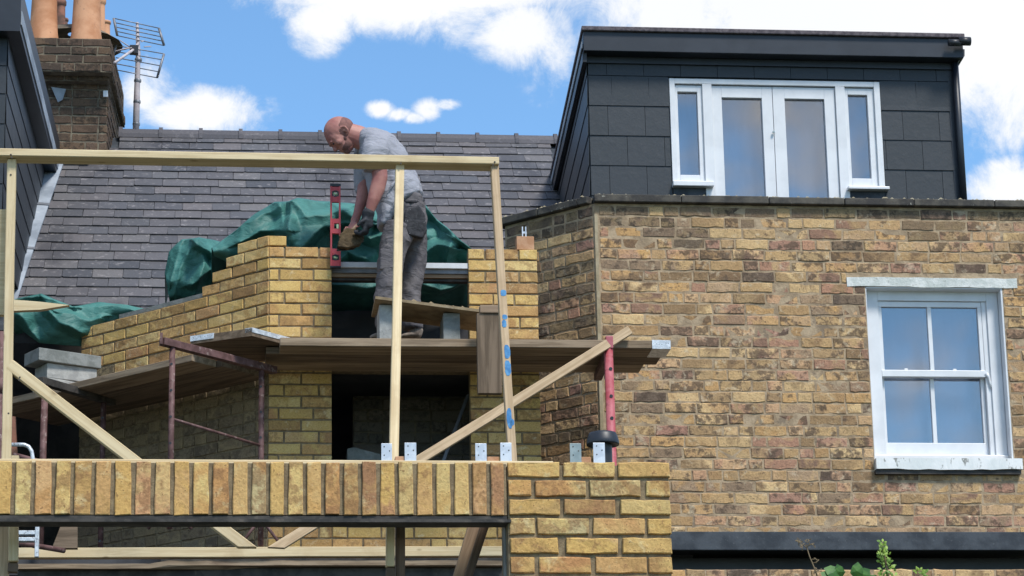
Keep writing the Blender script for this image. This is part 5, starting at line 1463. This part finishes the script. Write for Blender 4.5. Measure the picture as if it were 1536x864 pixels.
for (px, py, dx, dz, l) in ((1262, 866, -.9, .5, .10), (1262, 868, -.3, .9, .075), (1284, 870, .1, 1, .09), (1284, 868, .9, .55, .085), (1292, 872, .6, .8, .07), (1250, 872, -.7, .5, .08), (1300, 872, .9, .2, .07)):
    ml = MB(); leafq(ml, at(px, py, YV), (dx, -.35, dz), l, l*.75, .2); ml.build('leaf', 'leaf_dark', bl_)
tb('stem', [at(1272, 910, YV), at(1270, 866, YV)], .005, 'stalk', bl_, 6)
dr = empty('dry_seedhead', at(1220, 864, YV), 'dry brown seed head stalk left of the broad leaves', 'plant')
Q = lambda zx, zy: at(1136+zx/3.84, 639+zy/3.84, YV)
tb('stem', [Q(345, 864), Q(325, 810), Q(300, 750), Q(285, 700), Q(270, 690)], [.004, .0035, .003, .0025, .002], 'stalk', dr, 6)
for pts in (((270, 690), (250, 680), (235, 660)), ((285, 705), (300, 680), (290, 650)), ((290, 690), (310, 680), (328, 675)), ((260, 690), (258, 720)), ((310, 770), (335, 765), (350, 775)), ((318, 790), (340, 785), (355, 770)), ((240, 690), (236, 650), (250, 655))):
    tb('twig', [Q(*p) for p in pts], .0022, 'stalk', dr, 5)
ml = MB()
for i in range(45):
    zx, zy = R.choice(((240, 665), (250, 690), (290, 660), (320, 680), (340, 770), (270, 680), (350, 840), (330, 835)))
    leafq(ml, Q(zx+R.uniform(-14, 14), zy+R.uniform(-12, 12)), (R.uniform(-1, 1), -.2, R.uniform(-1, 1)), .013, .006)
tag(ml.build('seed_husks', 'stalk', dr), kind='stuff')
# ================================================================== BRICKLAYER
YM = 17.36
KM = FPX/((at(590, 340, YM)-CAM).dot(fw))      # pixels per metre at his distance
def loft(mb, pts, n=18, ex=1.0, capr=.55):
    """tapering limb through pts: (px, py, Y, in-picture radius px, depth radius m)"""
    C_ = [at(p[0], p[1], p[2]) for p in pts]
    rings = []
    for i, p in enumerate(pts):
        t = (C_[min(i+1, len(pts)-1)]-C_[max(i-1, 0)]).normalized()
        d = Vector((0, 1, 0)); d = (d-t*d.dot(t)).normalized(); s_ = t.cross(d)
        a = p[3]/KM; b = p[4]
        rings.append([C_[i]+s_*a*math.cos(2*math.pi*k/n)+d*b*math.sin(2*math.pi*k/n) for k in range(n)])
    # round caps
    def cap(c, ring, t, r):
        return [c+(v-c)*.72+t*r*.5 for v in ring], [c+(v-c)*.32+t*r*.8 for v in ring]
    t0 = (C_[0]-C_[1]).normalized(); t1_ = (C_[-1]-C_[-2]).normalized()
    r0 = min(pts[0][3]/KM, pts[0][4])*capr*2; r1 = min(pts[-1][3]/KM, pts[-1][4])*capr*2
    a1, a2 = cap(C_[0], rings[0], t0, r0); b1, b2 = cap(C_[-1], rings[-1], t1_, r1)
    allr = [a2, a1]+rings+[b1, b2]
    base = len(mb.v)
    for r_ in allr: mb.v += r_
    for i in range(len(allr)-1):
        for k in range(n):
            q = base+i*n; k2 = (k+1) % n; mb.f.append((q+k, q+k2, q+n+k2, q+n+k))
    mb.f.append(tuple(base+k for k in range(n-1, -1, -1))); q = base+(len(allr)-1)*n; mb.f.append(tuple(q+k for k in range(n)))
def blob(mb, c, ax, rad, n=14, m=10):
    """ellipsoid; ax = three unit axes, rad = three radii"""
    base = len(mb.v)
    for i in range(m+1):
        th_ = math.pi*(.02+.96*i/m)
        for k in range(n):
            ph = 2*math.pi*k/n
            mb.v.append(c+ax[0]*rad[0]*math.sin(th_)*math.cos(ph)+ax[1]*rad[1]*math.sin(th_)*math.sin(ph)+ax[2]*rad[2]*math.cos(th_))
    for i in range(m):
        for k in range(n):
            q = base+i*n; k2 = (k+1) % n; mb.f.append((q+k, q+n+k, q+n+k2, q+k2))
    mb.f.append(tuple(base+k for k in range(n))); q = base+m*n; mb.f.append(tuple(q+k for k in range(n-1, -1, -1)))
def skinned(mb, name, m, par, vox, smooth=6, disp=None):
    o = mb.build(name, m, par)
    r_ = o.modifiers.new('r', 'REMESH'); r_.mode = 'VOXEL'; r_.voxel_size = vox; r_.use_smooth_shade = True
    s_ = o.modifiers.new('s', 'SMOOTH'); s_.iterations = smooth; s_.factor = .5
    if disp:
        tx = bpy.data.textures.new(name, 'CLOUDS'); tx.noise_scale = disp[0]; tx.noise_depth = 2
        d = o.modifiers.new('d', 'DISPLACE'); d.texture = tx; d.strength = disp[1]; d.mid_level = .5; d.texture_coords = 'LOCAL'
    return o
man = empty('person', at(600, 506, YM), 'man with shaved head in grey t-shirt and dusty work trousers bending to lay bricks', 'person')
Zu = Vector((-.83, .02, .55)).normalized()         # towards the crown
Fd = Vector((-.55, -.03, -.83)); Fd = (Fd-Zu*Fd.dot(Zu)).normalized()   # where the face looks
Sd = Zu.cross(Fd).normalized()
Hc = at(511.5, 203.5, YM)
def H(f, s_, u): return Hc+Fd*f+Sd*s_+Zu*u
body = MB()
AX = (Fd, Sd, Zu)
blob(body, H(-.018, 0, .030), AX, (.102, .078, .098), 20, 14)      # cranium
blob(body, H(.030, 0, .005), AX, (.066, .068, .092), 18, 12)       # forehead and face
blob(body, H(.040, 0, -.055), AX, (.052, .055, .062), 16, 10)      # jaw
blob(body, H(.068, 0, -.092), AX, (.026, .028, .024), 12, 8)       # chin
blob(body, H(.086, 0, .022), AX, (.016, .048, .013), 12, 8)        # brow
blob(body, H(.098, 0, -.022), AX, (.020, .013, .017), 10, 8)       # nose tip
blob(body, H(.090, 0, -.002), AX, (.013, .010, .026), 10, 8)       # nose bridge
blob(body, H(.084, 0, -.056), AX, (.014, .024, .008), 10, 6)       # lips
blob(body, H(.083, 0, -.067), AX, (.013, .020, .008), 10, 6)
for s_ in (-1, 1):
    blob(body, H(.055, s_*.047, -.020), AX, (.028, .020, .024), 10, 8)     # cheek
    e_ = H(-.012, s_*.078, -.012)
    # ear: rim and lobe standing off the head
    rim = [e_+Fd*(.006)*1+Zu*.026, e_-Fd*.016+Zu*.030+Sd*s_*.008, e_-Fd*.026+Zu*.010+Sd*s_*.011, e_-Fd*.019-Zu*.016+Sd*s_*.008, e_-Fd*.002-Zu*.030]
    body.tube(rim, [.005, .0065, .0075, .0065, .006], 8)
    blob(body, e_-Fd*.010-Zu*.002, AX, (.014, .005, .022), 8, 6)
# neck, torso core, legs: one continuous body
loft(body, [(524, 201, YM, 17, .060), (536, 205, YM, 18, .062), (549, 211, YM, 19, .066), (562, 222, YM, 20, .085)])
loft(body, [(553, 213, YM, 17, .10), (566, 226, YM, 26, .165), (580, 250, YM, 28, .15), (598, 285, YM, 25, .12), (611, 312, YM, 20, .11), (613, 330, YM, 19, .11)])
for dy, pts in ((-.10, ((606, 335, 11), (590, 385, 12.5), (578, 440, 10.5), (577, 492, 8))), (.08, ((618, 338, 11), (622, 390, 12.5), (618, 440, 10.5), (617, 492, 8)))):
    loft(body, [(x, y, YM+dy, r_, r_/KM) for x, y, r_ in pts])
# near arm: shoulder, elbow, wrist, hand; far arm
YN, YO = YM-.20, YM+.17
loft(body, [(566, 222, YN+.02, 13, .052), (568, 245, YN, 12.5, .050), (570, 266, YN, 11.5, .046), (566, 283, YN, 11.5, .043), (560, 300, YN, 9.5, .036), (554, 318, YN+.01, 7, .028), (551, 328, YN+.02, 7, .026)])
loft(body, [(552, 222, YO, 12, .05), (548, 255, YO, 11, .045), (547, 275, YO-.02, 10.5, .042), (543, 300, YO-.08, 9.2, .036), (536, 322, YO-.15, 6.6, .028), (532, 332, YO-.17, 6.4, .024)])
def hand(mb, wrist, d, n_, side, sc=1.0, curl=1.0, thumb=1, r_=.0085):
    """wrist point, d = along the hand, n_ = palm normal, fingers curl towards the palm normal"""
    d = Vector(d).normalized(); n_ = Vector(n_); n_ = (n_-d*n_.dot(d)).normalized(); x = d.cross(n_)*side
    for k, off in enumerate((-.026, -.009, .009, .025)):      # palm bones
        mb.tube([wrist+x*off*.55*sc, wrist+d*.05*sc+x*off*.9*sc, wrist+d*.09*sc+x*off*sc], [.014*sc, .0135*sc, .011*sc], 8)
        L = (.068, .078, .073, .056)[k]*sc; b = wrist+d*.088*sc+x*off*sc; c = curl*(1+.12*k)
        pts = [b]; a = .25*c
        for seg, fr in enumerate((.44, .32, .26)):
            a += (.55, .75, .5)[seg]*c
            b = b+(d*math.cos(a)+n_*math.sin(a))*L*fr; pts.append(b)
        mb.tube(pts, [r_*1.08*sc, r_*sc, r_*.92*sc, r_*.78*sc], 8)
    b = wrist+d*.022*sc-x*.028*sc*thumb; q = (d*.55-x*.75*thumb+n_*.35).normalized(); p2 = b+q*.036*sc; p3 = p2+(d*.8+n_*.65-x*.1*thumb).normalized()*.032*sc
    mb.tube([wrist+d*.01*sc-x*.012*thumb*sc, b, p2, p3], [.014*sc, .0125*sc, .0105*sc, .0085*sc], 8)
fh = at(531, 334, YO-.18)
hand(body, fh, (-.30, -.25, -.92), (-.55, -.75, .1), 1, 1.0, 1.15)
bo = skinned(body, 'body', 'skin', man, .0048, 4)
# stubble cap: short hair band round the sides and back of the skull, beard along the jaw
st = MB()
blob(st, H(-.027, 0, .018), AX, (.099, .0800, .088), 20, 12)
skinned(st, 'shaved_hair', 'stubble', man, .006, 3)
bd = MB()
blob(bd, H(.038, 0, -.062), AX, (.0535, .0555, .052), 16, 10); blob(bd, H(.067, 0, -.092), AX, (.027, .029, .024), 12, 8); blob(bd, H(.020, 0, -.038), AX, (.030, .0665, .030), 12, 8)
skinned(bd, 'beard', 'beard', man, .005, 3)
ey = MB()
for s_ in (-1, 1): blob(ey, H(.084, s_*.030, .004), AX, (.009, .010, .006), 8, 6)
ey.build('eye', 'pouch', man, smooth=True)
# glove on the near hand
gl_ = MB()
hand(gl_, at(551, 326, YN+.02), (-.12, .05, -1), (-.75, .3, .2), 1, 1.12, 1.1, thumb=1, r_=.0105)
loft(gl_, [(553, 318, YN+.01, 9.5, .036), (551, 328, YN+.02, 9, .033), (550, 338, YN+.02, 10, .028)])
skinned(gl_, 'glove', 'glove', man, .005, 3)
# t-shirt: torso, sleeves, hanging front
ts = MB()
loft(ts, [(541, 207, YM, 15, .085), (552, 211, YM, 24, .125), (566, 224, YM, 34, .195), (577, 245, YM, 37, .190), (588, 268, YM, 37, .178), (600, 290, YM, 35, .172), (608, 304, YM, 31, .178)], capr=.15)
loft(ts, [(565, 213, YN+.045, 20, .068), (563, 228, YN+.005, 21, .074), (561, 242, YN, 20, .070), (562, 256, YN, 18, .066)], capr=.1)
loft(ts, [(551, 216, YO-.03, 18, .07), (547, 235, YO, 18, .072), (545, 258, YO, 15.5, .066), (544, 277, YO, 13, .055), (543, 290, YO-.01, 9.5, .045)], capr=.1)
loft(ts, [(575, 262, YM, 28, .16), (578, 290, YM-.01, 26, .155), (583, 312, YM-.02, 20, .15), (579, 328, YM-.02, 13, .14), (573, 342, YM-.02, 7, .12)], capr=.2)
skinned(ts, 't_shirt', 'shirt', man, .009, 5, (.09, .022))
fo = MB()    # loose folds across the back and side
for a_, b_, c_, r_ in (((600, 262), (588, 278), (575, 300), .012), ((612, 283), (596, 300), (584, 318), .012), ((590, 240), (580, 256), (572, 280), .010), ((572, 215), (577, 232), (575, 250), .009)):
    fo.tube([at(*a_, YM-.16), at(*b_, YM-.175), at(*c_, YM-.15)], [.003, r_, .003], 8)
skinned(fo, 'shirt_folds', 'shirt', man, .005, 4)
# trousers
tr = MB()
loft(tr, [(617, 298, YM, 21, .150), (615, 315, YM, 26, .168), (612, 335, YM, 29, .172), (607, 352, YM, 29, .165)], capr=.1)
loft(tr, [(600, 340, YM-.09, 25, .10), (592, 365, YM-.10, 22, .10), (587, 392, YM-.10, 19.5, .092), (583, 420, YM-.10, 19, .086), (580, 446, YM-.10, 18, .084), (579, 470, YM-.10, 17, .080), (579, 492, YM-.10, 15.5, .074)], capr=.1)
loft(tr, [(618, 345, YM+.07, 23, .10), (622, 370, YM+.08, 20, .10), (622, 395, YM+.08, 18, .090), (618, 420, YM+.08, 16.5, .084), (616, 446, YM+.08, 16, .082), (617, 470, YM+.08, 16.5, .080), (618, 494, YM+.08, 16, .078)], capr=.1)
skinned(tr, 'trousers', 'trouser', man, .009, 4, (.10, .03))
pc = MB()    # tool pocket on the near hip
pc.prism([at(607, 316, YM-.17), at(628, 307, YM-.165), at(637, 320, YM-.13), at(641, 345, YM-.12), at(634, 357, YM-.14), at(613, 352, YM-.175), at(606, 335, YM-.18)], (0, .05, 0))
skinned(pc, 'tool_pouch', 'pouch', man, .007, 4)
bt = MB().tube([at(617+18*math.cos(a/10*math.pi), 300+3*math.sin(a/10*math.pi), YM-.15*math.sin(a/10*math.pi)-.01) for a in range(11)], .012, 8); bt.build('belt', 'pouch', man, smooth=True)
kp = MB(); kp.prism([at(570, 372, YM-.186), at(598, 374, YM-.196), at(596, 404, YM-.19), at(570, 404, YM-.18)], (0, .03, 0)); skinned(kp, 'thigh_pocket', 'trouser', man, .006, 3)
for dy, x0_, x1_ in ((-.10, 556, 588), (.08, 600, 633)):
    b_ = MB()
    loft(b_, [(x1_-9, 494, YM+dy, 11, .052), (x1_-10, 502, YM+dy, 10, .05)])
    loft(b_, [(x1_-6, 503, YM+dy, 5.5, .042), (x1_-18, 503.5, YM+dy-.01, 5.5, .046), (x0_+6, 505, YM+dy-.015, 4.2, .045), (x0_+1, 506, YM+dy-.015, 3, .034)])
    skinned(b_, 'boot', 'boot', man, .005, 3)
# trowel held in the far hand
tw = empty('trowel', at(528, 355, YO-.2), 'trowel loaded with brown mortar in the bent man hand beside the spirit level', 'trowel')
yt = YO-.26
tb('handle', [at(536, 338, yt+.03), at(527, 347, yt)], .013, 'old_timber_mid', tw, 10)
bl2 = MB().prism([at(522, 344, yt-.01), at(546, 361, yt+.05), at(530, 374, yt-.03), at(505, 376, yt-.06), at(509, 354, yt-.05)], (0, .004, -.003)); bl2.build('blade', 'steel_dark', tw)
mo = MB().prism([at(519, 345, yt-.01), at(531, 346, yt), at(547, 359, yt+.02), at(537, 371, yt-.02), at(521, 375, yt-.05), at(506, 373, yt-.06), at(509, 355, yt-.05)], (0, -.035, .006))
skinned(mo, 'mortar_lump', 'mud', tw, .006, 6, (.03, .02))
# spirit level ---------------------------------------------------------
lv = empty('spirit_level', at(504, 399, YB-.03), 'red spirit level standing upright against the left jamb of the opening', 'spirit level')
yl0, yl1 = YB-.045, YB-.022
lx0, lx1 = at(495.5, 340, yl0).x, at(511, 340, yl0).x
def LZ2(y): return at(503, y, yl0).z
def lb(name, xa_, xb_, ya, yb, m='red_level', y0=yl0, y1=yl1, bv=.001): bx(name, (xa_, y0, LZ2(yb)), (xb_, y1, LZ2(ya)), m, lv, bv)
rl = .011
lb('edge_rail', lx0, lx0+rl, 279, 399, y0=yl0-.003); lb('edge_rail', lx1-rl, lx1, 279, 399, y0=yl0-.003)
for a_, b_ in ((280, 285), (296.5, 303), (328, 335), (343, 350), (373, 380), (392, 399)): lb('web', lx0+rl, lx1-rl, a_, b_)
lb('end_cap', lx0-.001, lx1+.001, 275.5, 279.5, 'black', yl0-.004, yl1+.002)
lb('end_cap', lx0-.001, lx1+.001, 399, 401.5, 'black', yl0-.004, yl1+.002)
lb('web', lx0+rl, lx0+rl+.014, 335, 343)
for cy, rr in ((290.5, .017), (386, .016)):
    c = Vector(((lx0+lx1)/2, yl0-.001, LZ2(cy)))
    ring = MB(); n = 20
    for k in range(n):
        a_ = 2*math.pi*k/n; ring.v += [c+Vector((rr*math.cos(a_), 0, rr*math.sin(a_))), c+Vector((rr*1.35*math.cos(a_), 0, rr*1.35*math.sin(a_))), c+Vector((rr*1.35*math.cos(a_), .02, rr*1.35*math.sin(a_))), c+Vector((rr*math.cos(a_), .02, rr*math.sin(a_)))]
    for k in range(n):
        a_ = 4*k; b_ = 4*((k+1) % n); ring.f += [(a_, b_, b_+1, a_+1), (a_+1, b_+1, b_+2, a_+2), (a_+2, b_+2, b_+3, a_+3), (a_+3, b_+3, b_, a_)]
    ring.build('vial_ring', 'black', lv)
    tb('vial', [c+Vector((-rr*.9, .01, rr*.3)), c+Vector((rr*.9, .01, -rr*.3))], .008, 'vial', lv, 10)
lb('vial', lx1-rl-.016, lx1-rl-.002, 335.5, 342.5, 'vial', yl0+.004, yl1-.004)
# corners of the round windows stay red
for a_, b_ in ((285, 287), (294.5, 296.5), (380, 382.5), (390, 392)): lb('web', lx0+rl, lx1-rl, a_, b_)
